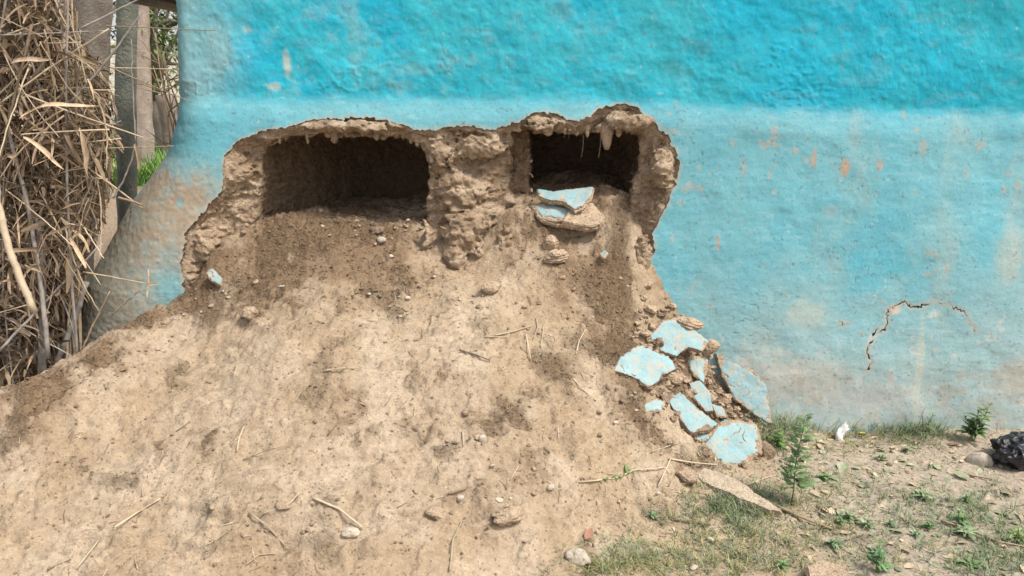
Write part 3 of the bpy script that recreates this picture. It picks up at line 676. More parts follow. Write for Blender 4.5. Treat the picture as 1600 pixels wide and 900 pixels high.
# straw fibres bedded in the broken mud
fi = np.argwhere((pos[:, 1] < 3.36) & (pos[:, 2] > .75)).ravel(); pr_ = []
for k in RNG.choice(fi, 900):
    q = Vector(pos[k]-WOFF); d = Vector((random.gauss(0, 1), -abs(random.gauss(0, .6)), random.gauss(-.2, .8))).normalized(); L = random.uniform(.006, .026)
    pr_.append(tube([q-d*.004, q+d*L*.5+Vector((0, 0, random.gauss(0, .002))), q+d*L], [.0008, .0008, .0005], 3, False))
V, F = join(pr_); tag(mesh_obj('straw_fibres', V, F, M_STRAW, wall), kind='stuff')
# pale crusts of bedding left on the rim
for k, (px, py, wp) in enumerate([(870, 186, 60), (960, 180, 80), (540, 195, 90), (600, 200, 70), (480, 203, 50), (1043, 245, 30), (1035, 290, 32), (1020, 330, 26), (1008, 390, 20), (985, 420, 22), (1025, 225, 30)]):
    q = wall_pt(px, py, .045); s = wp/FPX*3.2*.5; vert = px > 1000
    V, F = rock((s*(.45 if vert else .9), .018, s*(1.0 if vert else .24)), 300+k, 5, .75, .010); o = mesh_obj('rim_crust', V, F, M_CLOD, wall); o.location = q-WOFF

# ------------------------------------------------------------------ fallen plaster chunks
def dens(poly, step, jit, seed):
    out = []; n = len(poly); r = random.Random(seed)
    for i in range(n):
        a, b_ = poly[i], poly[(i+1) % n]; L = math.hypot(b_[0]-a[0], b_[1]-a[1]); m_ = max(1, int(L/step))
        for k in range(m_):
            f = k/m_; out.append((a[0]+(b_[0]-a[0])*f+r.gauss(0, jit), a[1]+(b_[1]-a[1])*f+r.gauss(0, jit)))
    return out
def slab(pxpoly, normal, thick, lift, label, mat=None, seed=1, grow=.0025, base=None, paint=True, name='plaster_chunk', group=None, mud=None, cat='plaster chunk'):
    mat = mat or M_PAINTC; cx = sum(p[0] for p in pxpoly)/len(pxpoly); cy = sum(p[1] for p in pxpoly)/len(pxpoly)
    n = Vector(normal).normalized(); P0 = (hit(cx, cy)+n*.018 if base is None else Vector(base))+n*lift
    ux = n.cross(Vector((0, 0, 1))).normalized()*-1; uy = n.cross(ux); C0 = Vector((0, 0, CAMZ)); loc = []
    for px, py in pxpoly:
        d = Vector(ray(px, py)); tt = (P0-C0).dot(n)/d.dot(n); q = C0+d*tt-P0; loc.append((q.dot(ux), q.dot(uy)))
    if paint:
        mxl = sum(p[0] for p in loc)/len(loc); myl = sum(p[1] for p in loc)/len(loc); loc = [(mxl+(p[0]-mxl)*1.16, myl+(p[1]-myl)*1.16) for p in loc]
    ar = sum(loc[i][0]*loc[(i+1) % len(loc)][1]-loc[(i+1) % len(loc)][0]*loc[i][1] for i in range(len(loc)))
    if ar < 0: loc.reverse()
    o2 = dens(loc, .005, .0011, seed); g = np.array(o2); ce = g.mean(0); m_ = len(g)
    root = empty(name, P0, label, cat, group); Rm = Matrix((ux, uy, ux.cross(uy))).transposed(); fl = 1 if ux.cross(uy).dot(n) > 0 else -1
    root.rotation_euler = Rm.to_euler()
    def hgt(xy): return .0022*fbm(np.stack([xy[:, 0], xy[:, 1], xy[:, 0]*0+seed], -1), .06, 3, seed)*fl
    if paint:
        chip = np.clip(.15+2.2*fbm(np.stack([g[:, 0], g[:, 1], g[:, 0]*0+seed], -1), .018, 3, seed+9), 0, 1.4)[:, None]*.005
        gd = (g-ce)/(np.linalg.norm(g-ce, axis=1, keepdims=True)+1e-6); gp = g-gd*chip
        x0, y0 = gp.min(0)-.01; x1, y1 = gp.max(0)+.01; cs = max(.0028, (x1-x0)/70)
        mx_, my_ = np.meshgrid(np.arange(x0, x1, cs), np.arange(y0, y1, cs)); ss = poly_sdf(mx_, my_, [tuple(q) for q in gp])
        qq = np.stack([mx_, my_, mx_*0+seed], -1); hh = hgt(qq.reshape(-1, 3)).reshape(mx_.shape)+fl*(.003*fbm(qq, .05, 3, seed+4)+.0025*sstep(.02, 0, ss)*fbm(qq, .03, 2, seed+6)+.0012*fbm(qq, .012, 2, seed+5))
        hc = np.abs(fbm(qq, .08, 2, seed+8)); ss = np.minimum(ss, np.where(fbm(qq, .1, 1, seed+12) > .1, hc-.010, 1))
        hh = hh-fl*.0012*sstep(.006, 0, ss)
        nw, _, qd, pl_, _ = march(np.stack([mx_, my_, hh], -1), ss); av = np.concatenate([np.stack([mx_, my_, hh], -1).reshape(-1, 3), nw.reshape(-1, 3)])
        FF = [list(f) for f in qd]+pl_; us = sorted({i for f in FF for i in f}); ud = {i: k for k, i in enumerate(us)}; V = av[us]; F = [[ud[i] for i in (f if fl > 0 else f[::-1])] for f in FF]
        mesh_obj('paint_layer', V, F, mat, root)
    r = random.Random(seed); V = []; F = []; nl_ = 7
    ang = np.arange(m_)
    for k in range(nl_):
        f = k/(nl_-1); rad = 1+0*ang
        dirn = (g-ce); L = np.linalg.norm(dirn, axis=1, keepdims=True)+1e-6; dn = dirn/L
        off = grow*(.25+ .9*math.sin(f*3.0))+.005*fbm(np.stack([g[:, 0], g[:, 1], g[:, 0]*0+f*thick*6], -1), .014, 2, seed+3)+.0045*(r.random()-.5)
        if k == 0: off = off*0-.001
        xy = g+dn*np.asarray(off).reshape(-1, 1)*1.0
        V.append(np.stack([xy[:, 0], xy[:, 1], hgt(g)-fl*(.0012+f*thick)], -1))
    V.append(np.array([[ce[0], ce[1], -fl*(.0025)]])); V.append(np.array([[ce[0], ce[1], -fl*(thick+.004)]]))
    V = np.concatenate(V); T_ = nl_*m_
    for k in range(nl_-1):
        for i in range(m_):
            j = (i+1) % m_; F.append((k*m_+i, k*m_+j, (k+1)*m_+j, (k+1)*m_+i))
    for i in range(m_):
        j = (i+1) % m_; F.append((j, i, T_)); F.append(((nl_-1)*m_+i, (nl_-1)*m_+j, T_+1))
    mesh_obj('mud_backing', V, F, mud or M_CLOD, root, smooth=False)
    return root
UP = (.22, -.62, .74)
slab([(965, 578), (975, 560), (1000, 543), (1022, 552), (1040, 558), (1052, 575), (1032, 585), (1027, 592), (1012, 601), (1000, 590), (980, 582)], (.34, -.62, .70), .035, .045, 'broad turquoise chunk lying farthest left in the fallen plaster', seed=11, mud=M_CLODD)
slab([(1020, 528), (1030, 515), (1040, 505), (1060, 500), (1100, 532), (1092, 546), (1072, 540), (1056, 553), (1035, 545)], (.2, -.75, .62), .03, .035, 'turquoise chunk under the layered tan clod beside the wall break', seed=12)
slab([(1076, 563), (1087, 558), (1104, 563), (1103, 580), (1098, 594), (1085, 583)], (.1, -.7, .7), .025, .045, 'small upright turquoise chunk in the middle top of the rubble', seed=13)
slab([(1080, 601), (1095, 598), (1108, 615), (1112, 638), (1102, 639), (1086, 620)], (.15, -.7, .7), .025, .05, 'narrow turquoise chunk between the rubble gap and the long diagonal chunk', seed=14)
slab([(1048, 626), (1065, 617), (1085, 635), (1116, 660), (1106, 668), (1080, 672), (1066, 655)], (.2, -.62, .75), .03, .045, 'long diagonal turquoise chunk above the round bottom chunk', seed=15, mud=M_CLODD)
slab([(1084, 681), (1112, 671), (1106, 684), (1095, 689)], (.15, -.62, .78), .02, .035, 'small turquoise chunk tucked under the long diagonal chunk', seed=16)
slab([(1108, 694), (1118, 682), (1125, 670), (1150, 664), (1175, 668), (1182, 690), (1180, 703), (1165, 710), (1160, 720), (1118, 721), (1114, 705)], (.12, -.66, .74), .05, .06, 'thick round edged turquoise chunk lowest in the rubble', seed=17, grow=.016)
slab([(1118, 681), (1122, 664), (1132, 657), (1150, 657), (1137, 668)], (.3, -.5, .8), .02, .075, 'dark teal chip leaning behind the lowest round edged chunk', M_PAINTT, seed=18)
slab([(1126, 560), (1150, 573), (1175, 584), (1192, 600), (1198, 630), (1201, 656), (1180, 643), (1152, 622), (1135, 590)], (.05, -.92, .38), .018, .012, 'tall turquoise slab still leaning upright against the wall foot', seed=19, base=wall_pt(1165, 610, -.035))
slab([(1008, 633), (1025, 624), (1038, 628), (1031, 640), (1011, 641)], UP, .018, .02, 'small turquoise chip below the broad left chunk', seed=20)
slab([(1113, 632), (1128, 636), (1135, 650), (1122, 648)], (.3, -.6, .7), .018, .06, 'sliver of turquoise plaster beside the dark rubble gap', M_PAINTD, seed=21)
# inside the right opening
slab([(845, 297), (868, 300), (885, 297), (921, 294), (918, 306), (906, 320), (896, 324), (880, 313), (862, 311), (848, 306)], (-.1, -.45, .9), .022, .035, 'upper turquoise plate resting in the mouth of the right hollow', seed=22, base=tuple(hit(885, 320)+Vector((0, 0, .045))))
slab([(838, 322), (855, 317), (880, 324), (897, 336), (880, 339), (850, 336)], (-.15, -.5, .85), .022, .035, 'lower turquoise plate with a layered edge in the right hollow', M_PAINTC, seed=23, base=tuple(hit(868, 338)+Vector((0, 0, .02))), grow=.014)
slab([(890, 328), (905, 318), (925, 316), (946, 338), (938, 350), (915, 352), (880, 345)], (.1, -.5, .86), .035, .025, 'bare tan mud slab beside the turquoise plates in the right hollow', seed=24, paint=False, name='mud_slab', cat='mud slab')
slab([(840, 336), (870, 341), (905, 345), (900, 353), (870, 350), (848, 344)], (0, -.55, .84), .02, .02, 'thin tan mud slab under the turquoise plates in the right hollow', seed=25, paint=False, name='mud_slab', cat='mud slab')
slab([(323, 427), (333, 421), (346, 436), (342, 442), (332, 438)], (.1, -.6, .8), .012, .014, 'lone grey blue plaster chip at the left foot of the break', M_PAINTD, seed=26)
slab([(939, 397), (944, 391), (948, 395), (944, 401)], (.1, -.6, .8), .01, .01, 'tiny teal chip on the slope under the right hollow', M_PAINTT, seed=27)
# long pale wedge
slab([(1086, 742), (1100, 730), (1126, 738), (1150, 748), (1170, 760), (1180, 770), (1205, 785), (1222, 798), (1204, 797), (1180, 786), (1156, 778), (1138, 768), (1120, 762), (1098, 752), (1090, 744)], (0, -.35, .93), .045, .035, 'long pale wedge of mud plaster pointing right below the rubble', seed=28, paint=False, name='mud_wedge', cat='mud slab', mud=M_PALE)
slab([(1060, 738), (1075, 728), (1092, 738), (1090, 752), (1075, 750)], UP, .03, .03, 'tan mud lump at the blunt end of the long pale wedge', seed=29, paint=False, name='mud_slab', cat='mud slab')
slab([(1262, 884), (1285, 874), (1325, 884), (1322, 905), (1268, 905)], (0, -.3, .95), .03, .03, 'pale flat mud slab at the bottom edge among grass', seed=30, paint=False, name='mud_slab', cat='mud slab')

# ------------------------------------------------------------------ single clods and stones
place_rock('mud_clod', 1072, 514, 52, 'layered tan clod perched on top of the turquoise rubble', seed=41, asp=(1, .6, .55), sub=5, strata=.012, sink=0, at=tuple(wall_pt(1072, 520, -.10)), rot=(.1, .3, .1), rough=.35)
place_rock('mud_clod', 1108, 545, 36, 'tan clod wedged against the wall right of the layered clod', seed=42, asp=(.9, .5, .8), sub=4, strata=.012, at=tuple(wall_pt(1110, 548, -.05)), rot=(0, -.5, 0))
place_rock('mud_clod', 391, 496, 32, 'round tan clod alone on the upper left slope', seed=43, sub=4, sink=.15)
place_rock('mud_clod', 765, 455, 31, 'tan clod on the slope straight below the pillar', seed=44, sub=4, sink=.15)
place_rock('stone', 597, 377, 17, 'small white stone on the sill of the left hollow', M_STONE, 45, sub=2, cat='stone')
place_rock('stone', 612, 402, 10, 'tiny white stone below the sill stone of the left hollow', M_STONE, 46, sub=2, cat='stone')
place_rock('stone', 440, 449, 16, 'flat white flake on the slope below the left hollow', M_STONE, 47, asp=(1, .6, .25), sub=2, cat='stone')
place_rock('stone', 548, 836, 29, 'rounded pale stone at the lower end of a thick straw', M_STONE, 48, sub=4, sink=.15, cat='stone')
place_rock('mud_clod', 682, 806, 34, 'tan clod half buried at the lower middle of the mound', seed=49, sub=4)
place_rock('stone', 754, 691, 16, 'upright pale pebble beside the ashy patch', M_STONE, 50, asp=(.8, .6, 1), sub=2, cat='stone')
place_rock('mud_clod', 443, 792, 26, 'pale flat clod left of the thick straw', seed=51, asp=(1, .8, .4), sub=3)
place_rock('stone', 905, 876, 42, 'pale stone beside the red brown leaf', M_STONE, 52, asp=(1, .7, .6), sub=4, cat='stone')
place_rock('stone', 1530, 724, 38, 'smooth pale grey stone next to the black bag', M_STONE, 53, asp=(1, .7, .7), sub=4, cat='stone', angular=0, rough=.12)
place_rock('stone', 860, 763, 15, 'small white pebble left of the green sprig', M_STONE, 54, sub=2, cat='stone')
place_rock('mud_clod', 790, 810, 52, 'crumbly grey brown clod near the bottom middle', M_CLOD, 55, asp=(1, .7, .45), sub=5, rough=.5, sink=.35)
place_rock('mud_clod', 868, 405, 44, 'layered pale clod below the plates of the right hollow', seed=56, asp=(.9, .6, .5), sub=5, strata=.01, rough=.35)
place_rock('mud_clod', 862, 385, 34, 'small crumbling clod just above the layered pale clod', seed=57, asp=(.8, .6, .8), sub=4, strata=.012)
place_rock('stone', 718, 782, 16, 'white pebble under a short stick in the lower middle', M_STONE, 58, sub=2, cat='stone')
place_rock('stone', 780, 784, 16, 'half buried pale pebble right of the short stick', M_STONE, 59, asp=(1, .7, .5), sub=2, cat='stone')
place_rock('mud_clod', 590, 362, 26, 'brown clod behind the white stone in the left hollow', M_CLODD, 60, asp=(1, .8, .5), sub=3)
place_rock('mud_clod', 1045, 692, 24, 'small flat clod left of the lowest turquoise chunk', seed=61, asp=(1, .7, .4), sub=3)
place_rock('mud_clod', 1195, 712, 40, 'brown clod at the right foot of the turquoise rubble', M_CLODD, 62, asp=(.8, .7, .8), sub=4)
place_rock('mud_clod', 1052, 600, 30, 'tan lump filling the gap right of the broad left chunk', seed=63, asp=(1, .7, .7), sub=4, sink=0)
SLABS_PX = [[(965, 578), (1000, 543), (1052, 575), (1012, 601)], [(1020, 528), (1060, 500), (1100, 532), (1056, 553)], [(1076, 563), (1104, 560), (1098, 594)], [(1080, 601), (1095, 598), (1112, 638), (1102, 639)], [(1048, 626), (1065, 617), (1116, 660), (1080, 672)], [(1108, 694), (1125, 665), (1178, 666), (1180, 705), (1118, 721)]]
def covered(px, py):
    for P in SLABS_PX:
        if poly_sdf(np.array([px]), np.array([py]), P)[0] > -3: return True
    return False
for m_ in (M_PAINTC, M_PAINTD, M_PAINTT): dusty(m_)
# anonymous rubble under the chunks
rr_ = random.Random(3)
RUB = []
for k in range(330):
    f = rr_.random(); px = 1000+f*170+rr_.gauss(0, 18); py = 520+f*175+rr_.gauss(0, 38)
    if px > 1130+(py-560)*.45 or px < 985 or py > 735 or covered(px, py): continue
    RUB.append((px, py))
for k, (px, py) in enumerate(RUB):
    p = hit(px, py); wy_ = float(wall_y(p.x, p.z)); p.y = min(p.y, wy_-.01)
    place_rock('mud_lump', px, py, rr_.choice((6, 7, 8, 10, 12, 15, 20)), 'crumbled mud lump lying between the fallen turquoise chunks', M_CLOD if rr_.random() < .6 else M_CLODD, 400+k, asp=(1, .8, rr_.uniform(.5, .9)), sub=3, rough=.6, angular=1.0, sink=0, cat='mud lump', group='mud lumps between the fallen chunks', at=tuple(p), smooth=False)
# pebbles and clods scattered on the slope, copies of eight shapes
protos = []
for k in range(8):
    V, F = rock((1, random.uniform(.6, .95), random.uniform(.45, .75)), 500+k, 2, .3); protos.append((V, F))
pm = []
for k, (V, F) in enumerate(protos):
    o = mesh_obj('pebble', V, F, M_CLOD if k < 5 else (M_CLODD if k < 7 else M_STONE), link=False); pm.append(o.data)
spots = []
clusters = [(640, 455, 70, 22, 26), (600, 480, 60, 12, 10), (760, 470, 50, 10, 10), (310, 460, 45, 22, 20), (600, 355, 60, 20, 24), (490, 360, 70, 14, 10), (860, 430, 30, 30, 14), (800, 790, 60, 30, 14), (700, 690, 50, 30, 14), (150, 560, 60, 20, 12), (1100, 770, 80, 30, 16), (960, 620, 40, 50, 16), (1380, 740, 160, 50, 26), (450, 800, 120, 60, 14), (250, 480, 40, 20, 14), (900, 800, 140, 60, 16)]
for cx, cy, sx_, sy_, n in clusters:
    for _ in range(n): spots.append((random.gauss(cx, sx_), random.gauss(cy, sy_)))
for k, (px, py) in enumerate(spots[:290]):
    px = min(max(px, 2), 1598); py = min(py, 897)
    if py < 330 or (px > 1010 and py < 680) or (px < 290 and py < 480): continue
    p = hit(px, py)
    if p.y > wall_y(p.x, p.z)-.02 and not (-1.2 < p.x < .55): continue
    o = bpy.data.objects.new('pebble', random.choice(pm)); COL.objects.link(o)
    s = random.choice([.004, .005, .006, .008, .011, .014])*random.uniform(.8, 1.2)
    o.location = p+Vector((0, 0, s*.25)); o.scale = (s, s, s); o.rotation_euler = (random.uniform(-.4, .4), random.uniform(-.4, .4), random.uniform(0, 6.3))
    tag(o, 'small earthen pebble lying on the loose soil', 'pebble', 'small pebbles and clods on the soil')
# crumbs too many to count
def crumbs_obj(name, n, fn, smin_, smax_, mat, base):
    V0, F0 = ICO[1]; V0 = V0; Vs = []; Fs = []; Cs = []; nv = len(V0); cnt = 0
    for _ in range(n):
        q = fn()
        if q is None: continue
        s = smin_+(smax_-smin_)*random.random()**3; v_ = V0*(1+RNG.normal(0, .16, (nv, 1)))*s*np.array([1, random.uniform(.6, 1), random.uniform(.4, .8)])
        a = random.uniform(0, 6.28); c_, s_ = math.cos(a), math.sin(a); v_ = v_@np.array([[c_, s_, 0], [-s_, c_, 0], [0, 0, 1]])
        Vs.append(v_+np.array(q)+np.array([0, 0, s*.2])); Fs.append(F0+cnt*nv); 
        ci_ = min(max(int((q[0]-gx[0])/DX), 0), len(gx)-1); cj_ = min(max(int((q[1]-gy[0])/DX), 0), len(gy)-1)
        Cs.append(np.tile((.3*np.array(base)+.7*GC[ci_, cj_])*random.uniform(.85, 1.2), (nv, 1)))
        cnt += 1
    return tag(mesh_obj(name, np.concatenate(Vs), np.concatenate(Fs), mat, cols=np.concatenate(Cs), smooth=False), kind='stuff')

def loose_pt():
    x = random.uniform(-2.0, 1.15); y = random.uniform(1.9, 3.55)
    i = int((x-gx[0])/DX); j = int((y-gy[0])/DX)
    if random.random() > .05+.6*loose[i, j]*loose[i, j]+.35*rub[i, j]: return None
    if y > wall_y(x, .6)+.02 and not (-1.15 < x < .5): return None
    return (x, y, float(HG[i, j]))
crumbs_obj('soil_crumbs', 62000, loose_pt, .0014, .0088, M_GROUND, (.33, .245, .165))
def right_pt():
    x = random.uniform(.3, 2.3); y = random.uniform(1.9, 3.07)
    return (x, y, float(Hs(x, y)))
pr_ = []; pc_ = []
for k in range(4200):        # trodden litter: leaf and straw fragments
    x, y, z = right_pt()
    if x < .75 and random.random() < .75: continue
    L = random.uniform(.004, .016)*(1 if random.random() < .8 else 1.6); wv = L*random.choice((.12, .25, .5, .7)); nrm = (Hn(x, y, .012)+Vector((random.gauss(0, .35), random.gauss(0, .35), 0))).normalized()
    M_ = Matrix.Translation((x, y, z+.002))@nrm.to_track_quat('Z', 'Y').to_matrix().to_4x4()@Matrix.Rotation(random.uniform(0, 6.28), 4, 'Z')
    pr_.append(([M_@Vector(q) for q in ((-L/2, 0, 0), (0, -wv/2, .001), (L/2, 0, .0015), (0, wv/2, .001))], [(0, 1, 2, 3)])); t_ = random.choice([(.5, .45, .4), (.75, .7, .62), (1, 1, 1), (1.2, 1.2, 1.1), (.55, .75, .45), (.7, .85, .6)]); pc_.append(np.tile(np.array(t_), (4, 1)))
V, F = join(pr_); tag(mesh_obj('leaf_litter', V, F, M_DLEAF, cols=np.concatenate(pc_)), kind='stuff')
crumbs_obj('ground_grit', 3500, right_pt, .0015, .005, M_GROUND, (.42, .35, .27))
print('rocks', time.time()-T0)

# ------------------------------------------------------------------ straws and twigs on the soil
def straw_mesh(pts, r, seg=5):
    V, F = tube(pts, r, seg); return np.array([tuple(x) for x in V]), F
def straw(pxs, r, label, mat=M_STRAW, lift=.003, name='straw', cat='straw', group=None):
    E = [hit(*q) for q in pxs]; W = []
    for a, b_ in zip(E[:-1], E[1:]):
        for f in (0, .25, .5, .75): W.append(a.lerp(b_, f))
    W.append(E[-1].copy()); up_ = max(float(Hs(p.x, p.y))-p.z for p in W)
    for p in W: p.z += lift+r+max(0, up_)*.6
    c = W[0].copy(); pts = [p-c for p in W]; n = len(pts)
    V, F = straw_mesh(pts, [r*(1-.35*i/n) for i in range(n)]); o = mesh_obj(name, V, F, mat); o.location = c
    return tag(o, label, cat, group)
NS = [([(773, 529), (800, 524), (832, 513)], .003, 'bent straw highest on the middle of the mound'), ([(757, 530), (798, 528)], .0022, 'straight straw just below the bent middle straw'),
      ([(718, 551), (742, 558), (765, 567)], .0032, 'dark stub of stalk left of the middle straws'), ([(822, 527), (829, 567)], .0025, 'straw pointing downslope at the middle of the mound'),
      ([(838, 500), (840, 515), (834, 532)], .0025, 'short curved straw crossing near the bent middle straw'), ([(850, 508), (845, 545)], .0022, 'thin straw right of the downslope straw'),
      ([(896, 595), (912, 612), (932, 629)], .0028, 'long straw lying near the right shoulder of loose soil'), ([(505, 585), (535, 581), (562, 580)], .0028, 'single pale straw on the bare left centre slope'),
      ([(541, 627), (572, 640)], .0026, 'short pale straw below the single left centre straw'), ([(371, 710), (374, 690), (382, 672)], .003, 'upright looking straw on the left of the mound'),
      ([(489, 782), (530, 803), (567, 830)], .0042, 'thick split straw ending at the rounded pale stone'), ([(390, 808), (420, 832), (447, 862)], .0036, 'straight stalk left of the thick split straw'),
      ([(703, 899), (708, 850), (722, 822)], .0032, 'long bent straw standing out at the bottom middle edge'), ([(120, 892), (155, 848)], .0028, 'pale straw near the bottom left corner'),
      ([(75, 898), (112, 880)], .003, 'brown stub of straw at the bottom left edge'), ([(180, 831), (215, 808), (252, 788)], .003, 'jointed stalk on the lower left slope'),
      ([(410, 811), (455, 795), (469, 778)], .003, 'branched stalk crossing the straight stalk'), ([(1028, 768), (1048, 722)], .0034, 'straw leaning down from the left end of the pale wedge'),
      ([(1018, 714), (1062, 697)], .0026, 'straw beside the flat clod left of the rubble'), ([(1045, 720), (1085, 726), (1120, 729)], .0035, 'stalk lying above the long pale wedge'),
      ([(1160, 762), (1206, 746)], .003, 'pale stalk crossing the tip of the long pale wedge'), ([(380, 722), (420, 706), (452, 700)], .0014, 'thin dark rootlet on the left of the mound'),
      ([(723, 678), (724, 700)], .003, 'stub of straw under the ashy patch'), ([(900, 560), (905, 540), (915, 520)], .002, 'thin straw in the loose soil of the right shoulder'), ([(385, 885), (405, 872), (430, 868)], .0024, 'bent straw at the bottom left of centre'),
      ([(512, 684), (528, 665)], .0026, 'short straw left of the dark patch'), ([(700, 775), (728, 768)], .004, 'short stick above the white pebble')]
for pts, r, lb in NS: straw(pts, r, lb, M_STICK if ('dark' in lb or 'brown' in lb or 'stick' in lb) else M_STRAW)
straw([(1190, 782), (1215, 795), (1250, 812), (1300, 831)], .006, 'forked twig trailing from the tip of the pale wedge', M_CANE, name='twig', cat='twig')
straw([(1195, 795), (1235, 800), (1262, 822)], .003, 'thin twig beside the forked twig under the wedge', M_CANE, name='twig', cat='twig')
straw([(1470, 818), (1510, 832), (1560, 852), (1610, 862)], .004, 'long brown twig lying at the right edge of the ground', M_CANE, name='twig', cat='twig')
straw([(1500, 742), (1550, 752)], .003, 'short brown twig below the smooth pale stone', M_STICK, name='twig', cat='twig')
straw([(1052, 815), (1085, 820), (1110, 823)], .003, 'brown stalk left of the grass patch under the wedge', M_STICK, name='twig', cat='twig')
sl_ = []
for k in range(6):
    n = 5; L = 1.0; pts = []
    for i in range(n):
        f = i/(n-1)-.5; pts.append(Vector((f*L, .10*math.sin(f*3+k)*(k % 3)*.5, .0)))
    V, F = straw_mesh(pts, [.030*(1-.3*i/n) for i in range(n)]); sl_.append(mesh_obj('straw', V, F, M_STRAW if k < 4 else M_STICK, link=False).data)
cl = [(880, 560, 60, 50, 30), (230, 820, 90, 50, 26), (430, 830, 80, 50, 22), (640, 440, 60, 20, 10), (740, 520, 80, 40, 18), (560, 650, 150, 80, 26), (850, 720, 120, 60, 24), (1000, 760, 100, 50, 18), (1350, 790, 180, 60, 44), (130, 680, 90, 60, 12), (1100, 850, 120, 30, 20)]
for cx, cy, sx_, sy_, n in cl:
    for _ in range(n):
        px = min(max(random.gauss(cx, sx_), 2), 1598); py = min(random.gauss(cy, sy_), 897)
        if py < 430 or (px > 1000 and py < 690) or (px < 280 and py < 500): continue
        p = hit(px, py); L = random.uniform(.012, .055); a = random.uniform(0, 6.28)
        d = Vector((math.cos(a), math.sin(a), 0))*L*.5; za = float(Hs(p.x+d.x, p.y+d.y)); zb = float(Hs(p.x-d.x, p.y-d.y)); dir_ = Vector((2*d.x, 2*d.y, za-zb))
        o = bpy.data.objects.new('straw', random.choice(sl_)); COL.objects.link(o); o.location = Vector((p.x, p.y, max((za+zb)/2, p.z)+.002))
        o.rotation_euler = dir_.to_track_quat('X', 'Z').to_euler(); o.scale = (L, .05, .05) if False else (L, max(.03, L)*.9, .045)
        tag(o, 'loose bit of straw scattered on the soil', 'straw', 'bits of straw scattered over the soil')

# ------------------------------------------------------------------ leaf / grass builders
def blade(base, d, L, wd, curl, seg=4, side=None, droop=1.0):
    """ribbon of a leaf; d horizontal direction, rises then bends over"""
    base = Vector(base); d = Vector(d); V = []; F = []
    side = side or Vector((-d.y, d.x, 0)).normalized(); p = base.copy(); ang = curl[0]
    for i in range(seg+1):
        f = i/seg; w_ = wd*.5*(1-f**2)*(.55+.9*min(f*3, 1)*.5)
        V += [p-side*w_, p+side*w_] if i < seg else [p]
        ang = curl[0]+(curl[1]-curl[0])*f
        p = p+(d*math.cos(ang)+Vector((0, 0, 1))*math.sin(ang))*(L/seg)
    for i in range(seg-1): F.append((2*i, 2*i+1, 2*i+3, 2*i+2))
    F.append((2*seg-2, 2*seg-1, 2*seg)); return V, F
def leaf_shape(L, wd, seg=6, cup=.15, curl=.3, serr=0):
    """broad leaf along +X"""
    V = []; F = []
    for i in range(seg+1):
        f = i/seg; hw = wd*.5*math.sin(math.pi*min(.98, f*.93+.05))**.8*(1+serr*(i % 2)); x = L*f; z = -curl*L*f*f
        V += [Vector((x, -hw, z+cup*hw)), Vector((x, 0, z)), Vector((x, hw, z+cup*hw))]
    for i in range(seg):
        a = i*3; F += [(a, a+1, a+4, a+3), (a+1, a+2, a+5, a+4)]
    return V, F
def xf(VF, M): return [M@Vector(v_) for v_ in VF[0]], VF[1]
def grass_obj(name, tufts, mat=M_GREEN, kind='stuff'):
    parts = []; cols = []
    for (p, n, L, spread, tint) in tufts:
        for _ in range(n):
            a = random.uniform(0, 6.28); d = Vector((math.cos(a), math.sin(a), 0)); r = spread*random.random()
            b0 = (p[0]+d.x*r+random.gauss(0, spread*.3), p[1]+d.y*r+random.gauss(0, spread*.3)); z = float(Hs(*b0)) if b0[1] < 3.9 else p[2]
            c0 = random.uniform(.5, 1.35); V, F = blade((b0[0], b0[1], z-.002), d, L*random.uniform(.5, 1.3), random.uniform(.0018, .0036), (c0, c0-random.uniform(.5, 1.6)))
            parts.append((V, F)); t_ = np.array(tint)*random.uniform(.7, 1.3); cols.append(np.tile(t_, (len(V), 1)))
    V, F = join(parts); return tag(mesh_obj(name, V, F, mat, cols=np.concatenate(cols)), kind=kind)
GRN = (1.25, 1.2, 1.4); OLV = (1.9, 1.5, 1.7); GRYG = (1.8, 1.65, 2.7); DRYG = (2.6, 1.8, 2.2)
tf = []
def patch_(px, py, sx_, sy_, n, L, k, tints, spread=.012):
    n = int(n*2.0); L *= 1.35
    for _ in range(n):
        a = min(max(random.gauss(px, sx_), -20), 1620); b_ = random.gauss(py, sy_)
        if a > 1195 and b_ < 668: b_ = 668+random.random()*12
        if b_ > 915: continue
        p = hit(a, b_); p.y = min(p.y, float(wall_y(p.x, 0.02))-.02)
        tf.append(((p.x, p.y, p.z), k, L*random.uniform(.6, 1.3), spread, random.choice(tints)))
patch_(1150, 795, 42, 18, 85, .040, 9, [GRYG, GRN, GRYG, OLV]); patch_(1110, 850, 60, 25, 70, .03, 8, [GRYG, OLV, DRYG]); patch_(990, 880, 55, 14, 75, .028, 9, [OLV, GRYG, DRYG])
patch_(1240, 820, 50, 30, 40, .028, 7, [OLV, DRYG, GRYG]); patch_(1360, 668, 110, 5, 30, .085, 3, [GRN, GRYG, OLV], .02); patch_(1370, 672, 30, 6, 14, .09, 4, [GRN, GRYG], .02); patch_(1440, 680, 22, 8, 30, .055, 7, [GRN, GRYG]); patch_(1300, 690, 60, 10, 34, .022, 8, [DRYG, OLV]); patch_(1400, 690, 70, 8, 30, .03, 6, [DRYG, OLV])
patch_(1228, 668, 22, 5, 20, .095, 4, [GRN, GRYG], .02); patch_(1200, 690, 18, 12, 40, .03, 8, [GRN]); patch_(1490, 800, 60, 22, 60, .034, 9, [GRN, GRYG, GRYG]); patch_(1580, 840, 30, 25, 30, .034, 9, [OLV, GRYG])
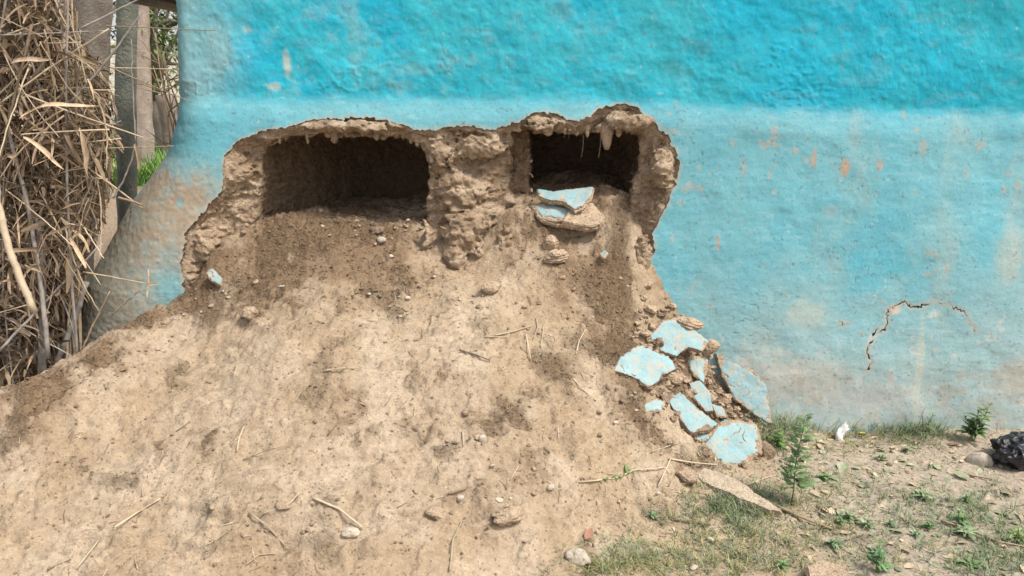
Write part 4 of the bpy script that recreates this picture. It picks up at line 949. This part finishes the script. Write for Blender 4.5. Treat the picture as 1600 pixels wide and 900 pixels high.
patch_(1370, 850, 60, 30, 55, .026, 8, [GRYG, OLV, DRYG]); patch_(1290, 760, 60, 25, 60, .022, 7, [OLV, DRYG, GRYG]); patch_(1170, 880, 60, 15, 50, .026, 8, [GRYG, DRYG]); patch_(1540, 880, 50, 15, 45, .03, 9, [GRN, GRYG]); patch_(1400, 760, 120, 40, 50, .016, 6, [GRYG, OLV])
patch_(1020, 808, 12, 8, 10, .018, 7, [GRYG]); patch_(930, 888, 20, 8, 20, .02, 8, [DRYG])
grass_obj('low_grass', tf)
# fallen leaves on the right: single leaves
lf = []
for k in range(5):
    V, F = leaf_shape(1, random.uniform(.35, .75), 6, random.uniform(-.3, .5), random.uniform(-.1, .35)); V = np.array([tuple(q) for q in V])
    lf.append(V); 
def leafmesh(k, mat, nm): return mesh_obj(nm, lf[k], leaf_shape(1, .5, 6)[1], mat, cols=np.ones((len(lf[k]), 3)), link=False).data
LM = [leafmesh(k % 5, mt, 'fallen_leaf') for k, mt in enumerate([M_DLEAF, M_DLEAF, M_DLEAF, M_DLEAF, M_DLEAF])]
GYL = fibre_mat('grey_green_leaf', (.20, .23, .13), (.36, .38, .26), attr=True)
LG = [leafmesh(k, GYL, 'fallen_leaf') for k in range(5)]
def put_leaf(data, px, py, L, label, group=None, name='fallen_leaf', lift=.004):
    o = bpy.data.objects.new(name, data); COL.objects.link(o); p = hit(px, py); nrm = Hn(p.x, p.y)
    p.y = min(p.y, float(wall_y(p.x, .03))-.03)
    q = nrm.to_track_quat('Z', 'Y'); o.rotation_mode = 'QUATERNION'
    o.rotation_quaternion = q@Matrix.Rotation(random.uniform(0, 6.28), 4, 'Z').to_quaternion()@Matrix.Rotation(random.gauss(0, .25), 4, 'X').to_quaternion()
    o.scale = (L, L, L); o.location = p+Vector((0, 0, lift+L*.06)); return tag(o, label, 'leaf', group)
for k in range(150):
    px = random.uniform(1210, 1598); py = random.uniform(690, 895)
    green = random.random() < .55
    put_leaf(random.choice(LG if green else LM), px, py, random.uniform(.018, .045), 'withered grey green leaf lying on the ground before the wall' if green else 'dry tan leaf lying on the ground before the wall', 'withered green leaves on the ground' if green else 'dry tan leaves on the ground')
for k in range(26):
    px = random.uniform(1215, 1500); py = random.uniform(675, 700)
    put_leaf(random.choice(LM), px, py, random.uniform(.02, .035), 'dry tan leaf lying on the ground before the wall', 'dry tan leaves on the ground')
for (px, py, L, mt, lb) in [(1498, 697, .055, M_RED, 'orange brown leaf at the foot of the bushy right weed'), (1350, 681, .05, M_YEL, 'bright yellow leaf in the grass at the wall foot'), (915, 848, .05, M_RED, 'curled red brown leaf above the pale bottom stone'),
                            (1318, 728, .085, GYL, 'large rounded grey green leaf left of centre on the weedy ground'), (1292, 745, .08, GYL, 'second large grey green leaf beside the tall weed'), (1465, 745, .04, M_DLEAF, 'folded tan leaf on bare ground below the bushy weed'), (1413, 835, .07, GYL, 'large flat grey green leaf near the bottom right'), (1515, 752, .07, GYL, 'pale green leaf standing below the smooth stone'), (980, 745, .045, M_WEED, 'green leaf at the end of the fallen sprig')]:
    d_ = mesh_obj('fallen_leaf', lf[random.randrange(5)], leaf_shape(1, .5, 6)[1], mt, cols=np.ones((21, 3)), link=False).data; put_leaf(d_, px, py, L*.85, lb, lift=.008)
# white scrap
V = []; F = []
nu, nv_ = 8, 8
for i in range(nu):
    for j in range(nv_):
        x = (i/(nu-1)-.5)*.085; y = (j/(nv_-1)-.5)*.05*(1-.4*i/nu); V.append((x, y+.4*x, .012*math.sin(i*1.1)+.006*math.cos(j*1.9+i)+.35*y+.012))
for i in range(nu-1):
    for j in range(nv_-1): a = i*nv_+j; F.append((a, a+1, a+nv_+1, a+nv_))
o = mesh_obj('plastic_scrap', V, F, M_PLW); o.location = hit(1312, 683)+Vector((0, 0, .012)); o.rotation_euler = (.7, -.2, .5)
sm = o.modifiers.new('thickness', 'SOLIDIFY'); sm.thickness = .0012
tag(o, 'crumpled white scrap in the grass at the wall foot', 'scrap')
# black bag
V, F = ICO[5]; q = V*1.0; wq = q+.35*np.stack([fbm(q, .5, 2, 1), fbm(q+5, .5, 2, 2), fbm(q+9, .5, 2, 3)], -1)
V = V*(1+.32*fbm(wq+9, .8, 2, 3, ridged=True)[:, None]+.12*fbm(wq*cc(1, 2.0, .7)+3, .5, 2, 9, ridged=True)[:, None])*np.array([.105, .075, .062])
o = mesh_obj('plastic_bag', V, F, M_BAG); pb = hit(1594, 728); o.location = pb+Vector((.01, .03, .045)); o.rotation_euler = (0, .15, .4)
tag(o, 'crumpled black plastic bag at the right edge of the ground', 'bag')

# ------------------------------------------------------------------ weeds
def weed(px, py, Hh, label, style, seed, nleaf=14, lean=(0, 0), lsz=.04, tint=(1, 1, 1), group=None, base=None):
    random.seed(seed); p = hit(px, py) if base is None else Vector(base); p.y = min(p.y, float(wall_y(p.x, .03))-.035); root = empty('weed', p, label, 'plant', group)
    stems = 1 if style == 'tall' else 5
    for s in range(stems):
        h = Hh*(1 if s == 0 else random.uniform(.5, .9)); a = random.uniform(0, 6.28); sprd = 0 if stems == 1 else random.uniform(.1, .45)
        pts = [Vector((lean[0]*f*f+math.cos(a)*sprd*h*f+.003*math.sin(9*f+s), lean[1]*f*f+math.sin(a)*sprd*h*f*.5, h*f)) for f in [i/7 for i in range(8)]]
        V, F = tube(pts, [.0028*(1-.7*i/7) for i in range(8)], 5); mesh_obj('stem', [tuple(q) for q in V], F, M_WEED, root, cols=np.tile((1.3, 1.1, 1.3), (len(V), 1)))
        for k in range(nleaf if s == 0 else nleaf//2):
            f = .18+.82*(k+.5)/(nleaf if s == 0 else nleaf//2); f = min(f, .99); i = f*7; i0 = int(i); q = pts[i0].lerp(pts[min(7, i0+1)], i-i0)
            az = k*2.4+random.gauss(0, .3); L = lsz*(1.25-.65*f)*random.uniform(.75, 1.2)
            if style == 'tall':     # divided leaf: leaflets along a midrib
                prts = []
                for m_ in range(7):
                    g_ = .25+.75*m_/6; l2 = L*.42*(1.1-.6*g_)
                    for sd_ in ((-1, 1) if m_ < 6 else (0,)):
                        M_ = Matrix.Translation((L*g_, 0, -.25*L*g_*g_))@Matrix.Rotation(sd_*.9, 4, 'Z'); prts.append(xf(leaf_shape(l2, l2*.42, 3, .1, .3), M_))
                VF = join(prts)
            else: VF = leaf_shape(L, L*random.uniform(.28, .4), 5, .3, .35)
            M_ = Matrix.Translation(q)@Matrix.Rotation(az, 4, 'Z')@Matrix.Rotation(-random.uniform(.15, .9), 4, 'Y')
            V, F = xf(VF, M_); mesh_obj('leaf', [tuple(x) for x in V], F, M_WEED, root, cols=np.tile(np.array(tint)*random.uniform(.8, 1.25), (len(V), 1)))
    return root
weed(1236, 790, .34, 'tall feathery weed standing alone right of the pale wedge', 'tall', 5, 60, (.015, 0), .055, (1.15, 1.1, 1.3))
weed(1520, 690, .175, 'bushy bright green weed growing at the wall foot', 'bush', 6, 30, (0, 0), .05)
weed(1372, 895, .10, 'small leafy weed at the bottom edge right of the flat slab', 'bush', 7, 10, (0, 0), .04, (1, 1.1, 1.3))
weed(1215, 700, .08, 'low green weed beside the lowest turquoise chunk', 'bush', 8, 14, (0, 0), .035, (1.1, 1.2, .9))
weed(1500, 822, .06, 'low green weed in the grass above the long brown twig', 'bush', 9, 10, (0, 0), .035, (1.1, 1.1, 1.2))
weed(1020, 812, .03, 'tiny grey green seedling on bare soil below the rubble', 'bush', 10, 8, (0, 0), .02, (1.8, 1.6, 2.4))
weed(1445, 672, .09, 'thin weed in the grass between scrap and bushy weed', 'tall', 12, 12, (.01, 0), .03, (1.2, 1.1, 1.3))
weed(1590, 850, .05, 'yellow green weed at the right edge by the twig', 'bush', 13, 10, (0, 0), .035, (1.6, 1.3, 1.2))
random.seed(21)
for k in range(18):
    px = random.choice([random.gauss(1290, 45), random.gauss(1480, 60), random.gauss(1390, 100), random.uniform(1220, 1590)]); py = random.uniform(705, 890)
    if px > 1598: continue
    weed(px, py, random.uniform(.012, .03), 'low broad leaved weed growing among the litter before the wall', 'bush', 100+k, 8, (0, 0), random.uniform(.022, .04), random.choice([(1.6, 1.35, 2.2), (1.3, 1.2, 1.4), (1.9, 1.5, 2.2)]), 'low broad leaved weeds on the ground before the wall')
random.seed(22)
rt_ = empty('green_sprig', hit(905, 757), 'pulled green sprig lying left of the pale wedge', 'plant')
pl = [hit(a, b_)+Vector((0, 0, .006)) for a, b_ in ((905, 757), (935, 754), (965, 750), (990, 740), (1040, 735))]; pl = [q-rt_.location for q in pl]
V, F = tube(pl, [.003, .003, .0028, .0022, .0016], 5); mesh_obj('stem', [tuple(q) for q in V], F, M_STRAW, rt_)
for k in range(12):
    q = pl[1].lerp(pl[3], k/11); M_ = Matrix.Translation(q)@Matrix.Rotation(random.uniform(0, 6.3), 4, 'Z'); V, F = xf(leaf_shape(random.uniform(.02, .035), .006, 4, .2, .1), M_)
    mesh_obj('leaf', [tuple(x) for x in V], F, M_WEED, rt_, cols=np.tile((1, 1, 1), (len(V), 1)))
print('plants', time.time()-T0)

# ------------------------------------------------------------------ the stack of dry reeds at the left
random.seed(31)
def rb(py): return float(np.interp(py, [-60, 0, 60, 110, 150, 200, 250, 330, 400, 470, 520, 560, 600, 640], [112, 116, 125, 162, 178, 182, 182, 168, 140, 120, 110, 95, 60, 20]))
def topx(p): return 800+FPX*p[0]/(p[1]*cp+(CAMZ-p[2])*sp), 450-FPX*((p[2]-CAMZ)*cp+p[1]*sp)/(p[1]*cp+(CAMZ-p[2])*sp)
def reed_pt(px, py, Y): return Vector(atY(px, py, Y))
parts = []; cols = []
def add_leaf(p, d, L, wd, tint, lim=False):
    # twisted dry ribbon
    d = d.normalized(); s = d.cross(Vector((random.gauss(0, 1), random.gauss(0, 1), random.gauss(0, 1)))).normalized(); V = []; F = []; n = 5; q = p.copy(); tw = random.gauss(0, .5); g = random.uniform(.0, .5)
    for i in range(n+1):
        f = i/n; ww = wd*.5*math.sin(math.pi*(.10+.86*f))**.45*random.uniform(.8, 1.15); s2 = (Matrix.Rotation(tw*f*2, 3, d)@s); up = d.cross(s2)
        V += [q-s2*ww+up*ww*.4, q, q+s2*ww+up*ww*.4]; d = (d+Vector((random.gauss(0, .10), random.gauss(0, .10), -g*.5+random.gauss(0, .08)))).normalized(); q = q+d*(L/n)
    for i in range(n): a = 3*i; F += [(a, a+1, a+4, a+3), (a+1, a+2, a+5, a+4)]
    if lim:
        e = topx(V[-2])
        if e[0] > rb(e[1])+random.choice((0, 4, 12)): return
    parts.append((V, F)); cols.append(np.tile(tint, (len(V), 1)))
for k in range(17000):
    py = random.uniform(-90, 660); R = rb(py); px = R-abs(random.gauss(0, 1))*110 if random.random() < .35 else random.uniform(-130, R-4); Y = 2.86+.75*random.random()**1.2
    if px > R-30: Y = random.uniform(3.0, 3.4)
    if py > 440 and Y > 3.3: continue
    p = reed_pt(px, py, Y); hz = float(Hs(max(min(p.x, 2.3), -2.5), min(p.y, 3.9)))
    if p.z < hz+.01: continue
    vert = random.random() < .32
    d = Vector((random.gauss(0, .35), random.gauss(0, .35), random.choice((-1, 1)))) if vert else Vector((random.gauss(0, 1), random.gauss(0, .6), random.gauss(-.2, .5)))
    t_ = random.choice([.34, .4, .46, .54, .62, .72, .85, 1.1])*(1 if Y < 3.0 else .8); add_leaf(p, d, random.uniform(.03, .17), random.choice([.0025, .003, .004, .005, .007, .009, .012, .018]), np.array([t_, t_*random.uniform(.94, 1.0), t_*random.uniform(.86, 1.02)]), True)  # leaves deeper in the stack tinted darker, standing in for shade
V, F = join(parts); tag(mesh_obj('dry_reed_leaves', V, F, M_DLEAF, cols=np.concatenate(cols)), kind='stuff')
print('reeds', len(F), time.time()-T0)
def cane(a, b_, r, mat, label, bend=.02, nodes=True, group=None, name='reed_stalk', leaves=0, cat='reed', taper=.35, pts=None):
    a = Vector(a); b_ = Vector(b_); n = 15; L = (b_-a).length; off = Vector((random.gauss(0, bend), random.gauss(0, bend), 0))*L; P = []; R = []
    for i in range(n):
        f = i/(n-1); w_ = Vector((random.gauss(0, .0012), random.gauss(0, .0012), 0)); P.append((b_-a)*f+off*math.sin(math.pi*f)+w_); R.append(r*(1-taper*f)*(1.18 if (nodes and i % 4 == 2) else 1))
    if nodes:
        P2_ = []; R2_ = []
        for i in range(n):
            if i % 4 == 2 and 0 < i < n-1:
                d = (P[i+1]-P[i]).normalized()*r*.8; P2_ += [P[i]-d, P[i], P[i]+d]; R2_ += [r*(1-taper*i/n)*.98, R[i], r*(1-taper*i/n)*.98]
            else: P2_.append(P[i]); R2_.append(R[i])
        P, R = P2_, R2_
    V, F = tube(P, R, 7)
    if leaves:
        root = empty(name, a, label, cat, group); mesh_obj('stem', [tuple(q) for q in V], F, mat, root)
        global parts, cols
        for k in range(leaves):
            parts = []; cols = []; q = P[int(len(P)*random.uniform(.3, .9))]; add_leaf(q, Vector((random.gauss(0, 1), -abs(random.gauss(0, .4)), random.gauss(-.3, .6))), random.uniform(.10, .22), random.uniform(.014, .03), np.array((1.25, 1.2, 1.12)))
            mesh_obj('leaf', [tuple(x) for x in parts[0][0]], parts[0][1], M_DLEAF, root, cols=cols[0])
        return root
    o = mesh_obj(name, [tuple(q) for q in V], F, mat); o.location = a; return tag(o, label, cat, group)
GR = 'dry reed stalks standing in the stack at the left'
for k in range(44):
    px0 = random.uniform(-90, 150); Y = random.uniform(2.85, 3.35); px1 = px0+random.gauss(15, 45)
    R0 = rb(560)-5; px0 = min(px0, 118); px1 = min(px1, 125)
    a = reed_pt(px0, random.uniform(560, 640) if px0 < 60 else random.uniform(500, 570), Y); a.z = min(a.z, float(Hs(max(a.x, -2.5), a.y))-.0) ; b_ = reed_pt(px1, random.uniform(-160, 60), Y+random.uniform(-.1, .2))
    b_.x += random.gauss(0, .12); b_.x = min(b_.x, reed_pt(118, 0, b_.y).x)
    cane(a, b_, random.uniform(.0025, .0065), random.choice([M_CANE, M_CANE, M_CANEG, M_STICK, M_CANEG]), 'dry upright reed stalk standing in the stack at the left edge', .02, True, GR, leaves=random.choice([0, 0, 1, 2]))
for k in range(110):      # short stalks tipping every way inside the stack
    py = random.uniform(0, 480); px = random.uniform(-40, rb(py)-10); Y = random.uniform(2.84, 3.0); a = reed_pt(px, py, Y); an = random.uniform(0, 6.28); L = random.uniform(.15, .5)
    b_ = a+Vector((math.cos(an)*L, random.gauss(0, .08), math.sin(an)*L))
    pxb = 800+FPX*b_.x/(b_.y*cp+(CAMZ-b_.z)*sp)
    if pxb > rb(py)+12: b_.x -= (pxb-rb(py))*.0026
    cane(a, b_, random.uniform(.0015, .004), random.choice([M_CANE, M_CANEP, M_CANEG, M_CANE]), 'short dry stalk caught aslant in the reed stack', .04, False, 'short stalks caught aslant in the reed stack')
def cpx(p0, p1, Y0, Y1, r, mat, label, **kw): return cane(reed_pt(*p0, Y0), reed_pt(*p1, Y1), r, mat, label, **kw)
cpx((54, 487), (-8, 285), 2.78, 2.82, .0135, M_CANEP, 'thick pale snapped cane hanging at the left edge', bend=.03, taper=.1)
cpx((75, 560), (5, 170), 2.85, 2.9, .010, M_CANEG, 'long grey cane leaning left across the reed stack')
cpx((66, 590), (62, 340), 2.9, 2.9, .016, M_CANEG, 'thick grey upright cane at the front of the reed stack', taper=.1)
cpx((88, 568), (135, 440), 3.0, 3.05, .013, M_CANEG, 'stout grey cane leaning right at the foot of the reed stack', taper=.1)
cpx((0, 548), (160, 380), 2.8, 2.95, .006, M_CANEG, 'thin grey stalk crossing low across the reed stack')
cpx((128, 548), (172, 455), 2.95, 3.0, .0045, M_CANE, 'thin stalk leaning out below the broken leaf fork')
cpx((130, 425), (238, 445), 2.95, 2.93, .0035, M_CANE, 'thin stem reaching out over the muddy wall shoulder')
cpx((175, 492), (222, 452), 2.95, 2.93, .0035, M_CANE, 'short stem propping the pale leaf fork')
cpx((0, 162), (170, 45), 2.82, 2.9, .004, M_CANEP, 'thin stalk rising right across the top of the reed stack')
cpx((-5, 55), (165, 48), 2.82, 2.9, .003, M_CANEG, 'thin nearly level stalk across the top of the reed stack')
cpx((20, 170), (222, 325), 2.85, 2.95, .0045, M_CANE, 'thin stalk descending right through the reed stack')
cpx((40, 148), (225, 215), 2.82, 2.9, .0035, M_CANEP, 'pale stalk slanting down toward the dark post')
cpx((130, 105), (268, 108), 2.9, 2.95, .0025, M_CANE, 'thin level twig crossing in front of the posts')
cpx((150, 95), (300, 160), 2.9, 3.0, .0025, M_STICK, 'dark twig slanting down before the tree stump')
cpx((160, 40), (338, 48), 2.95, 3.12, .0022, M_STICK, 'dark twig touching the corner of the painted wall')
cpx((185, 308), (222, 320), 2.9, 2.95, .005, M_STICK, 'short dark twig at the foot of the post')
cpx((178, 310), (212, 225), 2.9, 2.92, .004, M_CANEG, 'grey stem rising to the single hanging leaf')
cpx((212, 225), (205, 60), 2.92, 2.96, .0025, M_CANEG, 'slim grey stem standing before the dark post')
cpx((150, 232), (272, 228), 2.9, 3.0, .002, M_CANE, 'hair thin twig crossing the green grass gap')
cpx((110, 160), (222, 18), 2.85, 2.95, .005, M_CANEG, 'grey stalk fanning up right from the reed stack')
cpx((125, 45), (250, -20), 2.85, 2.95, .004, M_CANEG, 'uppermost grey stalk fanning toward the roof edge')
def big_leaf(px, py, Y, d, L, wd, label, droop=.3):
    V, F = leaf_shape(L*1.2, wd*.62, 8, .6, droop); V = [Vector((q.x, q.y*random.uniform(.75, 1.2)+.05*L*math.sin(q.x/L*4), q.z+.05*L*math.sin(q.x/L*5+1))) for q in V]; dv = Vector(d).normalized(); zz = Vector((.25, -1, .35)); zz = (zz-dv*zz.dot(dv)).normalized(); yy = zz.cross(dv); M_ = Matrix((dv, yy, zz)).transposed().to_4x4()
    V = [M_@q for q in V]; o = mesh_obj('reed_leaf', [tuple(q) for q in V], F, M_DLEAF, cols=np.tile((1.15, 1.13, 1.1), (len(V), 1))); o.location = reed_pt(px, py, Y); return tag(o, label, 'leaf')
big_leaf(210, 226, 2.9, (.12, -.1, -1), .085, .022, 'single pale leaf hanging beside the dark post'); big_leaf(232, 420, 2.93, (-.1, -.1, -1), .10, .02, 'upright pale leaf of the fork before the wall shoulder', .1)
big_leaf(228, 448, 2.93, (.5, -.2, .2), .05, .014, 'small pale leaf of the fork before the wall shoulder'); big_leaf(125, 200, 2.8, (.1, -.2, -1), .14, .03, 'broad pale leaf hanging in the middle of the reed stack')
big_leaf(62, 170, 2.8, (.6, -.3, .2), .11, .022, 'curled pale leaf arching in the reed stack', 1.1); big_leaf(38, 215, 2.8, (.8, -.3, -.5), .14, .03, 'broad pale leaf slanting right in the reed stack')
big_leaf(20, 100, 2.8, (.9, -.3, .2), .12, .028, 'pale folded leaf near the top of the reed stack')

# ------------------------------------------------------------------ behind the corner
def bark_tube(name, base, top, r0, r1, mat, parent=None, n=22, seg=18, wob=.01, seed=1):
    base = Vector(base); top = Vector(top); P = []; R = []
    for i in range(n):
        f = i/(n-1); P.append((top-base)*f+Vector((wob*math.sin(f*5+seed), wob*math.cos(f*4+seed), 0))); R.append(r0+(r1-r0)*f)
    V, F = tube(P, R, seg); V = np.array([tuple(q) for q in V]); nn_ = fbm(V+seed, .05, 3, seed); cen = np.repeat(np.array([tuple(q) for q in P]), seg, 0)
    V = cen+(V-cen)*(1+.16*nn_)[:, None]; o = mesh_obj(name, V, F, mat, parent)
    if parent is None: o.location = base
    return o
def gz(x, y): return float(outer_h(np.array(x), np.array(y)))-.05
def postx(px, Y, py=200): return atY(px, py, Y)[0]
def post(px_top, px_bot, Y, r0, r1, mat, seed, label):
    t_ = atY(px_top, -80, Y); b_ = atY(px_bot, 330, Y); f = (gz(b_[0], Y)-b_[2])/(t_[2]-b_[2]); g_ = b_+(t_-b_)*f
    o = bark_tube('wooden_post', tuple(g_), tuple(t_), r0, r1, mat, seed=seed); tag(o, label, 'post')
post(197, 201, 4.6, .060, .054, M_BARKG, 2, 'dark green grey post nearest beside the reed stack')
post(212, 232, 8.7, .105, .095, M_BARKB, 3, 'brown post standing in the grass just right of the dark post')
post(146, 120, 4.3, .105, .100, M_WOOD, 4, 'thick grey brown post rising behind the top of the reed stack')
Y = 9.3; q = atY(260, 205, Y); qt = atY(261, 148, Y); o = bark_tube('tree_stump', (q[0], Y, gz(q[0], Y)), (qt[0], Y, qt[2]), .10, .115, M_BARKB, n=12, seed=5, wob=.02); tag(o, 'cut brown tree stump standing in the green grass', 'stump')
# cream boundary wall
b0 = atY(160, 190, 14.0); b1 = atY(330, 190, 14.0)
def boxmesh(name, x0, x1, y0, y1, z0, z1, mat, parent=None, nx=1, nz=1, rough=0):
    bm = bmesh.new(); bmesh.ops.create_cube(bm, size=1.0)
    for v_ in bm.verts: v_.co = Vector(((x0+x1)/2+v_.co.x*(x1-x0), (y0+y1)/2+v_.co.y*(y1-y0), (z0+z1)/2+v_.co.z*(z1-z0)))
    bmesh.ops.bevel(bm, geom=bm.edges[:], offset=.01, segments=2, affect='EDGES')
    V = [v_.co[:] for v_ in bm.verts]; F = [[v_.index for v_ in f.verts] for f in bm.faces]; bm.free(); return mesh_obj(name, V, F, mat, parent, smooth=False)
ct = atY(240, 72, 14.0)[2]
bw = empty('boundary_wall', (-6, 14, .3), 'cream plastered boundary wall far behind the grass', 'wall')
o = boxmesh('wall_panel', -6, 6.5, -.1, .1, -.2, ct-.3, M_CREAM, bw); o = boxmesh('coping', -6.05, 6.55, -.14, .14, ct-.3, ct-.22, M_CREAM, bw)
# roof edge of the shed above the gap
ra = atY(214, -2, 4.0); rb_ = atY(289, 18, 4.4)
rf = empty('shed_roof', (ra[0], 4.2, ra[2]), 'dark underside of a low shed roof above the gap', 'roof')
boxmesh('roof_sheet', -.03, .34, -.25, 1.4, .022, .06, M_TIN, rf); boxmesh('fascia_board', -.03, .34, -.30, -.253, -.002, .09, M_WOOD, rf); boxmesh('rafter', -.02, .03, -.25, 1.35, -.025, .02, M_WOOD, rf); boxmesh('rafter', .24, .29, -.25, 1.35, -.025, .02, M_WOOD, rf)
# tree beyond the boundary wall
def tree(cx, cy, z0, Ht, R, label, seed, nleaf=5200, tint=(1, 1, 1), ls=.07):
    rg = random.Random(seed); root = empty('tree', (cx, cy, z0), label, 'tree'); st = []
    P = [Vector((0.05*math.sin(i), .05*math.cos(i*1.3), Ht*.75*i/9)) for i in range(10)]; V, F = tube(P, [.07*(1-.07*i) for i in range(10)], 9); mesh_obj('trunk', [tuple(q) for q in V], F, M_BARKB, root)
    cen = []
    for k in range(22):
        a = rg.uniform(-1.6, 1.6); s_ = P[rg.randint(3, 8)]; e = Vector((math.cos(a)*R*rg.uniform(.4, 1), math.sin(a)*R*rg.uniform(.4, 1), Ht*rg.uniform(.35, 1))); cen.append(e)
        m_ = s_.lerp(e, .5)+Vector((0, 0, .1)); V, F = tube([s_, m_, e], [.045, .03, .01], 6); st.append((V, F))
    V, F = join(st); mesh_obj('limbs', V, F, M_BARKB, root)
    pr = []; cl_ = []
    for k in range(nleaf):
        c = rg.choice(cen); q = c+Vector((rg.gauss(0, .32), rg.gauss(0, .32), rg.gauss(0, .26))); L = ls*rg.uniform(.6, 1.3)
        M_ = Matrix.Translation(q)@Matrix.Rotation(rg.uniform(0, 6.3), 4, 'Z')@Matrix.Rotation(rg.uniform(-1.2, 1.2), 4, 'Y')@Matrix.Rotation(rg.uniform(-1, 1), 4, 'X')
        pr.append(xf(leaf_shape(L, L*.4, 2, .2, .2), M_)); cl_.append(np.tile(np.array(tint)*rg.uniform(.6, 1.4), (9, 1)))
    V, F = join(pr); mesh_obj('crown', V, F, M_WEED, root, cols=np.concatenate(cl_)); return root
q = atY(216, 60, 9.6); tree(q[0], 9.8, .4, 3.3, .9, 'leafy green tree hanging over the gap behind the posts', 4, 5000, (.9, .8, .8), .075)
# bare thin shrub by the house corner
random.seed(77)
def shrub(cx, cy, z0, label, n, Hh, seed):
    root = empty('bare_shrub', (cx, cy, z0), label, 'shrub')
    for k in range(n):
        a = random.uniform(0, 6.28); e = Vector((math.cos(a)*random.uniform(.02, .28), math.sin(a)*.2, Hh*random.uniform(.6, 1))); P = []
        for i in range(9):
            f = i/8; P.append(e*f+Vector((random.gauss(0, .012), random.gauss(0, .012), 0))*(1 if i else 0)+Vector((.04*math.cos(k), 0, 0)))
        prts = [tube(P, [.011*(1-.8*i/8)+.001 for i in range(9)], 5)]
        for b_ in range(9):
            s_ = P[random.randint(2, 7)]; ee = s_+Vector((random.gauss(0, .16), random.gauss(0, .1), random.uniform(-.02, .25))); mm = s_.lerp(ee, .5)+Vector((random.gauss(0, .02), 0, .02)); prts.append(tube([s_, mm, ee], [.004, .003, .001], 4))
        V, F = join(prts); mesh_obj('branch', V, F, M_STICK, root)
    pr = []; 
    for k in range(160):
        q = Vector((random.gauss(0, .16), random.gauss(0, .12), Hh*random.uniform(.2, 1))); L = random.uniform(.012, .03); M_ = Matrix.Translation(q)@Matrix.Rotation(random.uniform(0, 6.3), 4, 'Z')@Matrix.Rotation(random.uniform(-1, 1), 4, 'Y'); pr.append(xf(leaf_shape(L, L*.5, 2), M_))
    V, F = join(pr); mesh_obj('leaves', V, F, M_BARKG, root); return root
q = atY(286, 180, 5.2); shrub(q[0]+.02, 5.2, gz(q[0], 5.2), 'thin bare shrub growing beside the corner of the painted wall', 9, 1.75, 1)
# far grass behind the corner
tg = []
parts = []; cols = []
for k in range(9000):
    Yg = random.uniform(8.0, 12.5); x = random.uniform(atY(150, 200, Yg)[0], atY(330, 200, Yg)[0]); a = random.uniform(0, 6.28); z0 = gz(x, Yg)+.04
    c0 = random.uniform(.8, 1.5); V, F = blade((x, Yg, z0), Vector((math.cos(a), math.sin(a), 0)), random.uniform(.12, .42), random.uniform(.008, .016), (c0, c0-random.uniform(.3, 1.2)), 3); parts.append((V, F)); cols.append(np.tile(np.array((1.0, 1.35, .8))*random.uniform(.7, 1.5), (len(V), 1)))
V, F = join(parts); tag(mesh_obj('tall_green_grass', V, F, M_GREEN, cols=np.concatenate(cols)), kind='stuff')
print('all', time.time()-T0, len(bpy.data.objects))
